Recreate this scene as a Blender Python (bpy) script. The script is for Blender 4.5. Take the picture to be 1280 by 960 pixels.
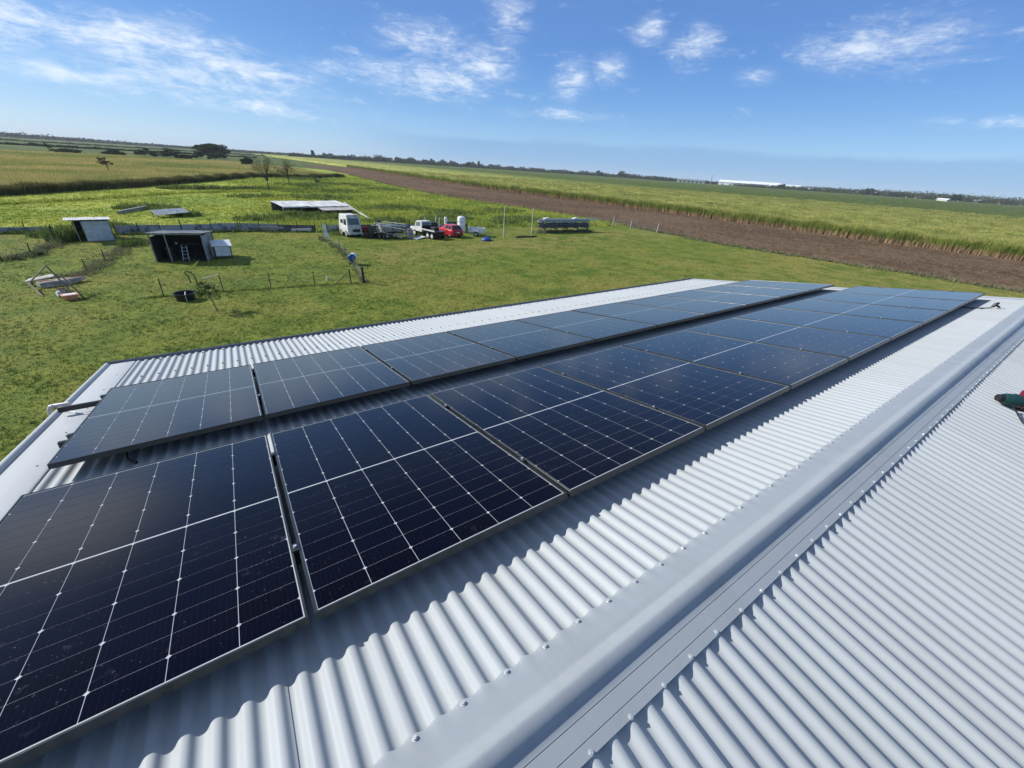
import bpy, math, random
import numpy as np
from mathutils import Vector, Matrix

for o in list(bpy.data.objects):
    bpy.data.objects.remove(o, do_unlink=True)
R_ = math.radians
scene = bpy.context.scene
COL = scene.collection
rng = np.random.default_rng(7)
random.seed(7)

# ------------------------------------------------------------------ camera
OZ = 6.83                                    # height of the panel plane's ridge-side edge above the lawn
YAW, PITCH, ROLL = 0.6263, 0.4920, 0.0671
cam_data = bpy.data.cameras.new('camera')
cam = bpy.data.objects.new('camera', cam_data)
COL.objects.link(cam)
fw = Vector((math.sin(YAW) * math.cos(PITCH), math.cos(YAW) * math.cos(PITCH), -math.sin(PITCH)))
rt = Vector((math.cos(YAW), -math.sin(YAW), 0))
up = rt.cross(fw)
rt2 = math.cos(ROLL) * rt + math.sin(ROLL) * up
up2 = -math.sin(ROLL) * rt + math.cos(ROLL) * up
cam.matrix_world = Matrix(((rt2.x, up2.x, -fw.x, 1.1851), (rt2.y, up2.y, -fw.y, -1.0217),
                           (rt2.z, up2.z, -fw.z, 1.3705 + OZ), (0, 0, 0, 1)))
cam_data.sensor_fit = 'HORIZONTAL'
cam_data.sensor_width = 36
cam_data.lens = 503.2 / 1280 * 36
cam_data.clip_start = 0.05
cam_data.clip_end = 30000
scene.camera = cam

# ------------------------------------------------------------------ sky, sun, exposure
SUN_AZ, SUN_EL = R_(-49.2), R_(32.5)         # azimuth from +Y towards +X
world = bpy.data.worlds.new('World')
scene.world = world
world.use_nodes = True
world.cycles.sampling_method = 'MANUAL'
world.cycles.sample_map_resolution = 512


class NT:
    """tiny node-graph helper"""
    def __init__(self, tree):
        self.t = tree
        self.l = tree.links

    def n(self, kind, **kw):
        nd = self.t.nodes.new(kind)
        for k, v in kw.items():
            setattr(nd, k, v)
        return nd

    def s(self, sock, v):
        if hasattr(v, 'is_output'):
            self.l.new(v, sock)
        elif isinstance(v, (tuple, list)) and len(v) == 3 and sock.type == 'RGBA':
            sock.default_value = (*v, 1)
        else:
            sock.default_value = v

    def m(self, op, a, b=None, c=None, clamp=False):
        nd = self.n('ShaderNodeMath', operation=op, use_clamp=clamp)
        self.s(nd.inputs[0], a)
        if b is not None:
            self.s(nd.inputs[1], b)
        if c is not None:
            self.s(nd.inputs[2], c)
        return nd.outputs[0]

    def mix(self, f, a, b, mode='MIX'):
        nd = self.n('ShaderNodeMix', data_type='RGBA', blend_type=mode)
        self.s(nd.inputs[0], f)
        self.s(nd.inputs[6], a)
        self.s(nd.inputs[7], b)
        return nd.outputs[2]

    def ramp(self, f, lo, hi, a=0.0, b=1.0):
        nd = self.n('ShaderNodeMapRange', interpolation_type='SMOOTHSTEP')
        self.s(nd.inputs[0], f)
        nd.inputs[1].default_value = lo
        nd.inputs[2].default_value = hi
        nd.inputs[3].default_value = a
        nd.inputs[4].default_value = b
        return nd.outputs[0]

    def noise(self, vec, scale, detail=4, rough=0.55, dist=0.0):
        nd = self.n('ShaderNodeTexNoise')
        if vec is not None:
            self.s(nd.inputs['Vector'], vec)
        nd.inputs['Scale'].default_value = scale
        nd.inputs['Detail'].default_value = detail
        nd.inputs['Roughness'].default_value = rough
        nd.inputs['Distortion'].default_value = dist
        return nd.outputs['Fac']

    def mapping(self, vec, scale=(1, 1, 1), loc=(0, 0, 0), rot=(0, 0, 0)):
        nd = self.n('ShaderNodeMapping')
        self.s(nd.inputs[0], vec)
        nd.inputs['Scale'].default_value = scale
        nd.inputs['Location'].default_value = loc
        nd.inputs['Rotation'].default_value = rot
        return nd.outputs[0]

    def comb(self, x, y, z):
        nd = self.n('ShaderNodeCombineXYZ')
        for i, v in enumerate((x, y, z)):
            self.s(nd.inputs[i], v)
        return nd.outputs[0]

    def sep(self, vec):
        nd = self.n('ShaderNodeSeparateXYZ')
        self.s(nd.inputs[0], vec)
        return nd.outputs


def build_world():
    g = NT(world.node_tree)
    world.node_tree.nodes.clear()
    sky = g.n('ShaderNodeTexSky', sky_type='NISHITA')
    sky.sun_disc = False
    sky.sun_elevation = SUN_EL
    sky.sun_rotation = SUN_AZ % (2 * math.pi)
    sky.altitude = 0
    sky.air_density = 1.0
    sky.dust_density = 0.2
    sky.ozone_density = 3.0
    tc = g.n('ShaderNodeTexCoord')
    x, y, z = g.sep(tc.outputs['Generated'])
    az = g.m('MULTIPLY', g.m('ARCTAN2', x, y), 180 / math.pi)
    el = g.m('MULTIPLY', g.m('ARCSINE', z), 180 / math.pi)
    # the clear coastal air is bluer than the sky model: blend it with an elevation gradient, the same all round
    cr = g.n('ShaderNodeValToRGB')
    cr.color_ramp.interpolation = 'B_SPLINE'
    stops = [(0.0, (2.05, 3.75, 5.9)), (0.03, (1.5, 3.2, 5.75)), (0.07, (0.80, 2.3, 5.2)), (0.13, (0.45, 1.5, 4.45)), (0.22, (0.70, 1.6, 4.0)), (0.5, (1.8, 2.3, 3.4)), (1.0, (2.2, 2.6, 3.4))]  # overhead stops brightened beyond a natural sky, as fill for shaded parts
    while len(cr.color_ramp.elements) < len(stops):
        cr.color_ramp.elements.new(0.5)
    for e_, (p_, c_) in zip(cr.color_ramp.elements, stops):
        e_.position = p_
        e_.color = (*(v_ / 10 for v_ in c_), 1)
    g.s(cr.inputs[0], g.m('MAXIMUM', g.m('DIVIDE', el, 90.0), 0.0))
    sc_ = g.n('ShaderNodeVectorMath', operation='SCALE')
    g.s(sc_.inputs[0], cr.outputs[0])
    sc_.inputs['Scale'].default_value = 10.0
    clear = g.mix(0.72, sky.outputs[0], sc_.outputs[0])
    # wispy mid-level cloud: feathered noise, gathered in patches
    v1 = g.comb(g.m('MULTIPLY', az, 0.16), g.m('MULTIPLY', g.m('ADD', el, g.m('MULTIPLY', az, 0.03)), 0.62), 0.0)
    wisps = g.noise(v1, 1.25, 7, 0.70, 0.6)
    v2 = g.comb(g.m('MULTIPLY', az, 0.9), g.m('MULTIPLY', el, 2.0), 3.0)
    puffs = g.noise(v2, 0.9, 4, 0.62, 0.3)
    blobs = [(-12, 8.0, 6, 2.4, .95), (1, 6.2, 11, 2.4, .78), (-2, 8.0, 8, 1.7, 1.0), (5.5, 7.0, 6.5, 1.2, 1.0), (-7, 4.9, 8.0, .9, .8), (6, 4.2, 9.0, 1.0, .72),
             (15, 8.2, 4.0, .7, .75), (23.5, 11.5, 5.0, 1.6, .85), (30, 9.8, 3.6, 1.8, .95), (24, 8.3, 7.5, 1.7, .9),
             (33, 13.9, 2.2, 2.0, .8), (40.4, 8.9, 2.0, 2.0, .85), (44.5, 10.3, 1.9, 1.3, .8), (39, 5.9, 6.0, .6, .65),
             (48, 13.4, 1.8, 1.1, .85), (52.8, 12.2, 2.1, 1.7, .9), (59.6, 9.7, 1.8, .8, .7), (69.5, 11.6, 6.0, 1.8, .85),
             (78, 5.8, 4.2, .5, .7), (-19, 15.5, 7.5, 4.0, 1.7), (-55, 14, 14, 4, .6), (125, 11, 30, 4, .6), (-120, 11, 30, 4, .6)]
    mask = 0.0
    for a, e, sa, se, k in blobs:
        u = g.m('MULTIPLY', g.m('SUBTRACT', az, float(a)), 1.0 / sa)
        w = g.m('MULTIPLY', g.m('SUBTRACT', el, float(e)), 1.0 / se)
        r2 = g.m('ADD', g.m('MULTIPLY', u, u), g.m('MULTIPLY', w, w))
        gsn = g.m('MULTIPLY', g.m('EXPONENT', g.m('MULTIPLY', r2, -0.75)), float(k))
        mask = g.m('MAXIMUM', mask, gsn)
    body = g.m('ADD', g.m('MULTIPLY', wisps, 0.66), g.m('MULTIPLY', puffs, 0.34))
    thr = g.m('SUBTRACT', 0.645, g.m('MULTIPLY', mask, 0.32))
    cloud = g.ramp(g.m('SUBTRACT', body, thr), -0.08, 0.36)
    cloud = g.m('MULTIPLY', cloud, 0.88)
    cloud = g.m('MAXIMUM', cloud, g.m('MULTIPLY', g.m('MULTIPLY', g.ramp(mask, 0.1, 0.9), g.ramp(wisps, 0.34, 0.66)), 0.46))
    col = g.mix(cloud, clear, (6.3, 6.8, 7.3))
    # low mauve bank of far cloud along the horizon
    edge = g.noise(g.comb(g.m('MULTIPLY', az, 0.12), g.m('MULTIPLY', el, 0.5), 9.0), 1.0, 3, 0.6, 0.2)
    topl = g.m('ADD', 2.3, g.m('MULTIPLY', edge, 1.5))
    bank = g.ramp(g.m('SUBTRACT', topl, el), -0.3, 0.5)
    bank = g.m('MULTIPLY', bank, g.ramp(az, 10.0, 30.0))
    bank = g.m('MULTIPLY', bank, g.ramp(el, -0.5, 1.6, 0.25, 0.5))
    col = g.mix(bank, col, (1.45, 2.7, 4.75))
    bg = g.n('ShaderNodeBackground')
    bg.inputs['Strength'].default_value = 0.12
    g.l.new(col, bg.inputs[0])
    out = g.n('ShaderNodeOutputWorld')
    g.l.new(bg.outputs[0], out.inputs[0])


build_world()
sun_data = bpy.data.lights.new('sun', 'SUN')
sun_data.energy = 4.6
sun_data.angle = R_(0.53)
sun_data.color = (1.0, 0.955, 0.88)
sun = bpy.data.objects.new('sun', sun_data)
COL.objects.link(sun)
sdir = Vector((math.sin(SUN_AZ) * math.cos(SUN_EL), math.cos(SUN_AZ) * math.cos(SUN_EL), math.sin(SUN_EL)))
sun.rotation_euler = sdir.to_track_quat('Z', 'Y').to_euler()
sun.location = (0, 0, 60)
scene.view_settings.view_transform = 'Standard'
scene.view_settings.look = 'None'
scene.view_settings.gamma = 1.0
scene.view_settings.use_curve_mapping = False
scene.view_settings.exposure = 0.36
scene.render.engine = 'CYCLES'
scene.cycles.use_denoising = True
scene.cycles.max_bounces = 6
scene.cycles.diffuse_bounces = 3
scene.cycles.glossy_bounces = 3
scene.cycles.transparent_max_bounces = 6
scene.cycles.sample_clamp_indirect = 6.0

# ------------------------------------------------------------------ materials
M = {}


def new_mat(name):
    m = bpy.data.materials.new(name)
    m.use_nodes = True
    m.node_tree.nodes.clear()
    g = NT(m.node_tree)
    p = g.n('ShaderNodeBsdfPrincipled')
    o = g.n('ShaderNodeOutputMaterial')
    g.l.new(p.outputs[0], o.inputs[0])
    M[name] = m
    return m, g, p


def pos(g):
    return g.n('ShaderNodeNewGeometry').outputs['Position']


def island(g):
    return g.n('ShaderNodeNewGeometry').outputs['Random Per Island']


def bump(g, p, h, strength, dist=0.02):
    b = g.n('ShaderNodeBump')
    b.inputs['Strength'].default_value = strength
    b.inputs['Distance'].default_value = dist
    g.s(b.inputs['Height'], h)
    g.l.new(b.outputs[0], p.inputs['Normal'])


def simple(name, col, rough=0.6, metal=0.0, var=0.25, scale=6.0, spec=0.5, bmp=0.0):
    m, g, p = new_mat(name)
    tc = g.n('ShaderNodeTexCoord').outputs['Object']
    n = g.noise(tc, scale, 5, 0.6)
    dark = tuple(c * (1 - var) for c in col)
    lite = tuple(min(1, c * (1 + var * 0.6)) for c in col)
    g.s(p.inputs['Base Color'], g.mix(g.ramp(n, 0.3, 0.7), dark, lite))
    p.inputs['Metallic'].default_value = metal
    g.s(p.inputs['Roughness'], g.ramp(n, 0.2, 0.8, max(0.02, rough - 0.08), min(1, rough + 0.1)))
    p.inputs['Specular IOR Level'].default_value = spec
    if bmp:
        bump(g, p, n, bmp)
    return m


simple('black_metal', (0.018, 0.02, 0.02), 0.35, 0.0, 0.2)
simple('frame_black', (0.045, 0.05, 0.052), 0.3, 0.5, 0.15)
simple('bolt_steel', (0.62, 0.64, 0.65), 0.35, 0.45, 0.15)
simple('black_plastic', (0.012, 0.012, 0.013), 0.4, 0.0, 0.2)
simple('backsheet', (0.46, 0.48, 0.50), 0.22, 0.0, 0.08)
simple('pvc_pale', (0.55, 0.50, 0.50), 0.45, 0.0, 0.1)
simple('wall_paint', (0.55, 0.57, 0.56), 0.6, 0.0, 0.12, 1.2)
simple('tool_green', (0.008, 0.05, 0.045), 0.42, 0.0, 0.2, 30)
simple('tool_red', (0.16, 0.01, 0.03), 0.4, 0.0, 0.15)
simple('white_paint', (0.72, 0.74, 0.76), 0.45, 0.0, 0.18, 2.5)
simple('white_plastic', (0.74, 0.75, 0.76), 0.4, 0.0, 0.08, 2.0)
simple('red_paint', (0.42, 0.018, 0.03), 0.28, 0.0, 0.12, 3.0)
simple('dark_red', (0.20, 0.02, 0.02), 0.5, 0.0, 0.4, 4.0)
simple('glass_dark', (0.02, 0.028, 0.03), 0.08, 0.0, 0.2)
simple('glass_pale', (0.10, 0.14, 0.14), 0.1, 0.0, 0.2)
simple('tyre', (0.02, 0.02, 0.02), 0.85, 0.0, 0.2)
simple('rim', (0.5, 0.5, 0.5), 0.4, 0.4, 0.2)
simple('dark_iron', (0.04, 0.038, 0.036), 0.7, 0.2, 0.4)
simple('lamp_red', (0.4, 0.02, 0.02), 0.3, 0.0, 0.1)
simple('picket_black', (0.02, 0.02, 0.018), 0.7, 0.0, 0.3)
simple('old_wood', (0.15, 0.12, 0.09), 0.85, 0.0, 0.45, 9, bmp=0.3)
simple('grey_wood', (0.30, 0.29, 0.27), 0.85, 0.0, 0.35, 7, bmp=0.3)
simple('pale_wood', (0.64, 0.62, 0.57), 0.8, 0.0, 0.25, 7)
simple('gal_grey', (0.30, 0.33, 0.36), 0.5, 0.3, 0.3, 2.5)
simple('gal_dark', (0.10, 0.11, 0.12), 0.6, 0.2, 0.45, 2.0)
simple('gal_pale', (0.50, 0.55, 0.60), 0.45, 0.2, 0.22, 3.0)
simple('pale_roof', (0.60, 0.61, 0.60), 0.5, 0.1, 0.3, 1.2)
simple('blue_plastic', (0.015, 0.08, 0.28), 0.4, 0.0, 0.2)
simple('green_box', (0.02, 0.065, 0.045), 0.6, 0.0, 0.35)
simple('orange_pale', (0.70, 0.28, 0.17), 0.5, 0.0, 0.25)
simple('straw_tan', (0.42, 0.33, 0.17), 0.8, 0.0, 0.3)
simple('bark', (0.09, 0.07, 0.05), 0.9, 0.0, 0.35, 4, bmp=0.4)
simple('house_wall', (0.55, 0.54, 0.5), 0.7, 0.0, 0.2, 0.2)
simple('house_roof_red', (0.30, 0.12, 0.08), 0.7, 0.0, 0.2, 0.2)
simple('house_roof_grey', (0.34, 0.35, 0.36), 0.6, 0.0, 0.2, 0.2)
simple('factory_white', (0.80, 0.82, 0.84), 0.5, 0.0, 0.06, 0.02)
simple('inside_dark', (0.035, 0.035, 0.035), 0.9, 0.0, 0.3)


def rusty(name, base, rust, amount, scale=1.6):
    m, g, p = new_mat(name)
    tc = g.n('ShaderNodeTexCoord').outputs['Object']
    n = g.noise(tc, scale, 7, 0.65, 0.3)
    n2 = g.noise(tc, scale * 6, 4, 0.6)
    f = g.ramp(g.m('ADD', n, g.m('MULTIPLY', n2, 0.25)), 0.72 - amount * 0.3, 0.95 - amount * 0.3)
    c = g.mix(n2, tuple(v * 0.75 for v in base), base)
    g.s(p.inputs['Base Color'], g.mix(f, c, rust))
    g.s(p.inputs['Roughness'], g.ramp(f, 0, 1, 0.45, 0.85))


rusty('rust_roof', (0.50, 0.50, 0.48), (0.33, 0.17, 0.14), 0.5)
rusty('weathered_roof', (0.42, 0.44, 0.42), (0.14, 0.14, 0.12), 0.6, 2.5)
rusty('dirty_white', (0.60, 0.58, 0.54), (0.24, 0.21, 0.17), 0.75, 2.2)
rusty('old_white', (0.70, 0.71, 0.70), (0.30, 0.25, 0.20), 0.42, 1.8)
rusty('fence_sheet', (0.42, 0.44, 0.46), (0.11, 0.09, 0.08), 0.45, 1.3)
rusty('fence_sheet_dark', (0.13, 0.135, 0.14), (0.05, 0.04, 0.035), 0.5, 1.3)


def roof_steel(name, col, rough):
    """pre-painted steel: dust film, faint water streaks down the slope, slight oil-canning"""
    m, g, p = new_mat(name)
    ps = pos(g)
    big = g.noise(ps, 0.7, 4, 0.6)
    fine = g.noise(ps, 38.0, 4, 0.7)
    streak = g.noise(g.mapping(ps, (9.0, 0.5, 0.5)), 1.0, 5, 0.6)
    dirt = g.m('ADD', g.m('MULTIPLY', streak, 0.6), g.m('MULTIPLY', big, 0.4))
    f = g.ramp(dirt, 0.42, 0.72, 0.0, 0.34)
    c = g.mix(f, col, tuple(v * 0.66 for v in (col[0], col[1] * 0.98, col[2] * 0.93)))
    spot = g.ramp(g.noise(ps, 24.0, 2, 0.5), 0.74, 0.80, 0.0, 0.35)
    c = g.mix(spot, c, (0.30, 0.30, 0.28))
    c = g.mix(g.ramp(fine, 0.35, 0.65, 0, 0.08), c, (0.45, 0.45, 0.43))
    tone = g.n('ShaderNodeObjectInfo').outputs['Random']
    c = g.mix(g.ramp(tone, 0.0, 1.0, 0.0, 0.16), c, tuple(v * 0.72 for v in col))
    scuff = g.m('MULTIPLY', g.ramp(g.noise(g.mapping(ps, (3.0, 14.0, 1.0), rot=(0, 0, 0.7)), 1.0, 5, 0.7, 0.8), 0.66, 0.76), g.ramp(g.noise(ps, 0.9, 3, 0.6), 0.52, 0.64))
    c = g.mix(g.m('MULTIPLY', scuff, 0.30), c, (0.34, 0.31, 0.26))
    g.s(p.inputs['Base Color'], c)
    g.s(p.inputs['Roughness'], g.ramp(dirt, 0.3, 0.75, rough - 0.06, rough + 0.12))
    p.inputs['Specular IOR Level'].default_value = 0.2
    bump(g, p, g.noise(ps, 3.0, 4, 0.5), 0.22, 0.012)


roof_steel('roof_sheet', (0.385, 0.418, 0.436), 0.56)
roof_steel('ridge_steel', (0.315, 0.35, 0.378), 0.42)
roof_steel('gutter_steel', (0.24, 0.265, 0.29), 0.4)
roof_steel('barge_steel', (0.50, 0.52, 0.53), 0.36)


def cell_mat():
    m, g, p = new_mat('cell')
    ps = pos(g)
    inf = g.n('ShaderNodeObjectInfo').outputs['Random']
    tc = g.n('ShaderNodeTexCoord').outputs['Object']
    x, y, z = g.sep(tc)
    # fine silver fingers running up the slope
    fr = g.m('FRACT', g.m('MULTIPLY', x, 1 / 0.0165))
    fing = g.m('LESS_THAN', g.m('ABSOLUTE', g.m('SUBTRACT', fr, 0.5)), 0.028)
    base = g.mix(g.m('MULTIPLY', inf, 0.6), (0.0009, 0.0009, 0.0050), (0.0015, 0.0018, 0.0100))
    base = g.mix(g.m('MULTIPLY', fing, 0.025), base, (0.22, 0.23, 0.26))
    # dust, dried drops and smears on the glass
    d1 = g.ramp(g.noise(ps, 85.0, 3, 0.6), 0.66, 0.74)
    patch = g.ramp(g.noise(ps, 2.2, 4, 0.6), 0.40, 0.68)
    d2 = g.ramp(g.noise(g.mapping(ps, (1, 1, 1), rot=(0, 0, 0.5)), 16.0, 5, 0.6, 0.6), 0.62, 0.78)
    film = g.ramp(g.noise(ps, 1.1, 5, 0.6), 0.3, 0.75, 0.0, 0.005)
    dust = g.m('ADD', g.m('MULTIPLY', g.m('MULTIPLY', d1, patch), 0.22), g.m('MULTIPLY', g.m('MULTIPLY', d2, patch), 0.09))
    dust = g.m('ADD', dust, film)
    g.s(p.inputs['Base Color'], g.mix(dust, base, (0.40, 0.40, 0.42)))
    p.inputs['Roughness'].default_value = 0.5
    p.inputs['Specular IOR Level'].default_value = 0.0
    # anti-reflective glass: hardly any mirror face-on, rising steeply towards grazing
    lw = g.n('ShaderNodeLayerWeight')
    lw.inputs['Blend'].default_value = 0.5
    fres = g.m('ADD', 0.004, g.m('MULTIPLY', g.m('POWER', lw.outputs['Facing'], 4.3), 0.96))
    gl = g.n('ShaderNodeBsdfGlossy')
    gl.inputs['Color'].default_value = (1.0, 0.965, 0.94, 1)
    g.s(gl.inputs['Roughness'], g.m('ADD', 0.12, g.m('MULTIPLY', dust, 1.0)))
    bb = g.n('ShaderNodeBump')
    bb.inputs['Strength'].default_value = 0.03
    bb.inputs['Distance'].default_value = 0.02
    g.s(bb.inputs['Height'], g.noise(ps, 1.6, 2, 0.5))
    g.l.new(bb.outputs[0], gl.inputs['Normal'])
    mx = g.n('ShaderNodeMixShader')
    g.s(mx.inputs[0], fres)
    g.l.new(p.outputs[0], mx.inputs[1])
    g.l.new(gl.outputs[0], mx.inputs[2])
    out = [n_ for n_ in m.node_tree.nodes if n_.type == 'OUTPUT_MATERIAL'][0]
    g.l.new(mx.outputs[0], out.inputs[0])


cell_mat()


def lawn_colour(g, ps):
    a = g.noise(ps, 0.11, 5, 0.6, 0.4)
    b = g.noise(ps, 0.55, 5, 0.65, 0.3)
    c = g.noise(ps, 3.2, 5, 0.7)
    d = g.noise(ps, 14.0, 3, 0.7)
    col = g.mix(g.ramp(b, 0.36, 0.62), (0.109, 0.173, 0.022), (0.220, 0.261, 0.039))
    col = g.mix(g.m('MULTIPLY', g.ramp(a, 0.46, 0.66), 0.6), col, (0.351, 0.287, 0.073))
    x, y, z = g.sep(ps)
    dry = g.m('MULTIPLY', g.ramp(x, 8.0, 22.0), g.ramp(y, 34.0, 14.0))
    dry = g.m('MULTIPLY', dry, g.ramp(b, 0.35, 0.6))
    col = g.mix(g.m('MULTIPLY', dry, 0.55), col, (0.381, 0.303, 0.095))
    col = g.mix(g.m('MULTIPLY', g.ramp(c, 0.42, 0.72), 0.5), col, (0.326, 0.317, 0.057))
    col = g.mix(g.m('MULTIPLY', g.ramp(c, 0.52, 0.30), 0.6), col, (0.070, 0.120, 0.017))
    col = g.mix(g.m('MULTIPLY', g.ramp(d, 0.60, 0.36), 0.5), col, (0.049, 0.077, 0.012))
    # worn ground by the yard and along the old track, darker lush patches elsewhere
    wv = g.m('ADD', y, g.m('MULTIPLY', x, -0.12))
    track = g.m('MULTIPLY', g.ramp(g.m('ABSOLUTE', g.m('SUBTRACT', wv, 37.0)), 7.0, 0.0), g.ramp(x, 8.0, 16.0))
    track = g.m('MULTIPLY', track, g.ramp(b, 0.40, 0.62))
    col = g.mix(g.m('MULTIPLY', track, 0.55), col, (0.295, 0.236, 0.086))
    lush = g.m('MULTIPLY', g.ramp(g.noise(ps, 0.25, 4, 0.6, 0.6), 0.54, 0.66), 0.55)
    col = g.mix(lush, col, (0.084, 0.141, 0.017))
    return col, c, d


def lawn_mat():
    m, g, p = new_mat('lawn')
    ps = pos(g)
    col, c, d = lawn_colour(g, ps)
    g.s(p.inputs['Base Color'], col)
    p.inputs['Roughness'].default_value = 0.9
    p.inputs['Specular IOR Level'].default_value = 0.15
    bump(g, p, g.m('ADD', g.m('MULTIPLY', c, 1.2), d), 0.9, 0.09)
    m, g, p = new_mat('lawn_blade')
    ps = pos(g)
    col, c, d = lawn_colour(g, ps)
    r = island(g)
    col = g.mix(g.ramp(r, 0.55, 0.95, 0, 0.55), col, (0.32, 0.32, 0.10))
    col = g.mix(g.ramp(r, 0.45, 0.05, 0, 0.4), col, (0.05, 0.10, 0.014))
    g.s(p.inputs['Base Color'], col)
    p.inputs['Roughness'].default_value = 0.75
    p.inputs['Specular IOR Level'].default_value = 0.2


lawn_mat()


def veg(name, c1, c2, c3, scale=0.12, rough=0.8, base=None, basez=0.6, trans=0.25):
    """foliage colour: broad patches, per-blade variation; translucent; optional dead-leaf colour low on the plant"""
    m, g, p = new_mat(name)
    ps = pos(g)
    a = g.noise(ps, scale, 5, 0.62, 0.4)
    r = island(g)
    col = g.mix(g.ramp(a, 0.36, 0.64), c1, c2)
    col = g.mix(g.m('MULTIPLY', g.ramp(r, 0.35, 1.0), 0.7), col, c3)
    if base:
        x, y, z = g.sep(ps)
        f = g.ramp(g.m('ADD', z, g.m('MULTIPLY', r, 0.5)), basez + 0.45, basez - 0.1)
        col = g.mix(f, col, base)
    g.s(p.inputs['Base Color'], col)
    p.inputs['Roughness'].default_value = rough
    p.inputs['Specular IOR Level'].default_value = 0.2
    if trans:
        out = [n for n in m.node_tree.nodes if n.type == 'OUTPUT_MATERIAL'][0]
        t = g.n('ShaderNodeBsdfTranslucent')
        g.s(t.inputs[0], col)
        mx = g.n('ShaderNodeMixShader')
        mx.inputs[0].default_value = trans
        g.l.new(p.outputs[0], mx.inputs[1])
        g.l.new(t.outputs[0], mx.inputs[2])
        g.l.new(mx.outputs[0], out.inputs[0])
    return m


veg('pasture_grass', (0.22, 0.30, 0.046), (0.36, 0.40, 0.066), (0.42, 0.43, 0.11), 0.06, trans=0.4)
veg('weed_dark', (0.095, 0.16, 0.034), (0.17, 0.23, 0.052), (0.25, 0.26, 0.10), 0.3)
veg('weed_grey', (0.13, 0.15, 0.075), (0.20, 0.215, 0.10), (0.28, 0.26, 0.15), 0.4)
veg('straw_grass', (0.20, 0.26, 0.06), (0.46, 0.385, 0.145), (0.48, 0.42, 0.18), 0.022, trans=0.35)
veg('bank_grass_shade', (0.061, 0.074, 0.027), (0.135, 0.135, 0.047), (0.257, 0.216, 0.081), 0.2)  # dark version of the dry grass: shade of its standing side put into colour
veg('cane_leaf', (0.125, 0.195, 0.028), (0.24, 0.29, 0.055), (0.37, 0.36, 0.12), 0.25, base=(0.42, 0.30, 0.18), basez=0.95)
veg('cane_top', (0.14, 0.20, 0.034), (0.44, 0.42, 0.125), (0.54, 0.48, 0.20), 0.14, trans=0.4)
veg('litter', (0.075, 0.05, 0.032), (0.15, 0.105, 0.07), (0.34, 0.27, 0.18), 0.6, trans=0.0)
veg('leaf_dark', (0.022, 0.040, 0.012), (0.045, 0.070, 0.020), (0.075, 0.10, 0.03), 0.5)
veg('leaf_mid', (0.055, 0.10, 0.026), (0.10, 0.15, 0.042), (0.16, 0.20, 0.065), 0.6)
veg('leaf_dry', (0.060, 0.065, 0.030), (0.10, 0.10, 0.045), (0.15, 0.13, 0.07), 0.6)
veg('leaf_far', (0.028, 0.048, 0.024), (0.050, 0.075, 0.034), (0.08, 0.105, 0.045), 0.02, trans=0.1)


def field_sheet(name, c1, c2, c3, s1, s2, bdist=0.2, stretch=(1, 1, 1)):
    m, g, p = new_mat(name)
    ps = pos(g)
    v = g.mapping(ps, stretch)
    a = g.noise(v, s1, 5, 0.62, 0.4)
    b = g.noise(v, s2, 6, 0.7, 0.2)
    col = g.mix(g.ramp(a, 0.38, 0.62), c1, c2)
    col = g.mix(g.m('MULTIPLY', g.ramp(b, 0.45, 0.7), 0.7), col, c3)
    col = g.mix(g.m('MULTIPLY', g.ramp(b, 0.48, 0.28), 0.6), col, tuple(v * 0.45 for v in c1))
    g.s(p.inputs['Base Color'], col)
    p.inputs['Roughness'].default_value = 0.95
    p.inputs['Specular IOR Level'].default_value = 0.1
    bump(g, p, b, 0.8, bdist)
    return m


field_sheet('pasture_sheet', (0.19, 0.265, 0.042), (0.32, 0.365, 0.06), (0.38, 0.40, 0.09), 0.06, 1.1)
field_sheet('straw_sheet', (0.19, 0.24, 0.058), (0.42, 0.355, 0.13), (0.44, 0.38, 0.16), 0.022, 0.5)
field_sheet('far_green', (0.060, 0.100, 0.024), (0.100, 0.135, 0.036), (0.15, 0.165, 0.055), 0.006, 0.05, 0.3, (1.0, 0.35, 1))
field_sheet('soil', (0.100, 0.064, 0.038), (0.145, 0.098, 0.062), (0.21, 0.158, 0.112), 0.08, 2.6, 0.3, (1.0, 0.5, 1))
field_sheet('dirt_patch', (0.168, 0.140, 0.077), (0.238, 0.210, 0.112), (0.294, 0.266, 0.154), 0.5, 4.0, 0.05)


def canopy_mat():
    m, g, p = new_mat('cane_canopy')
    ps = pos(g)
    x, y, z = g.sep(ps)
    a = g.noise(g.mapping(ps, (0.6, 0.22, 1)), 0.22, 6, 0.65, 0.5)
    b = g.noise(ps, 0.8, 6, 0.7, 0.3)
    w = g.m('ADD', x, g.m('MULTIPLY', g.m('SUBTRACT', a, 0.5), 120.0))
    far = g.ramp(w, 150.0, 290.0)
    near = g.mix(g.ramp(a, 0.38, 0.62), (0.196, 0.261, 0.048), (0.400, 0.382, 0.112))
    grn = g.mix(g.ramp(a, 0.4, 0.6), (0.040, 0.078, 0.012), (0.080, 0.125, 0.026))

    col = g.mix(far, near, grn)
    col = g.mix(g.m('MULTIPLY', g.ramp(b, 0.48, 0.70), 0.55), col, (0.484, 0.447, 0.167))
    col = g.mix(g.m('MULTIPLY', g.ramp(b, 0.50, 0.30), 0.6), col, (0.064, 0.102, 0.022))
    g.s(p.inputs['Base Color'], col)
    p.inputs['Roughness'].default_value = 0.95
    p.inputs['Specular IOR Level'].default_value = 0.1
    bump(g, p, b, 1.0, 0.6)


canopy_mat()


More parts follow.
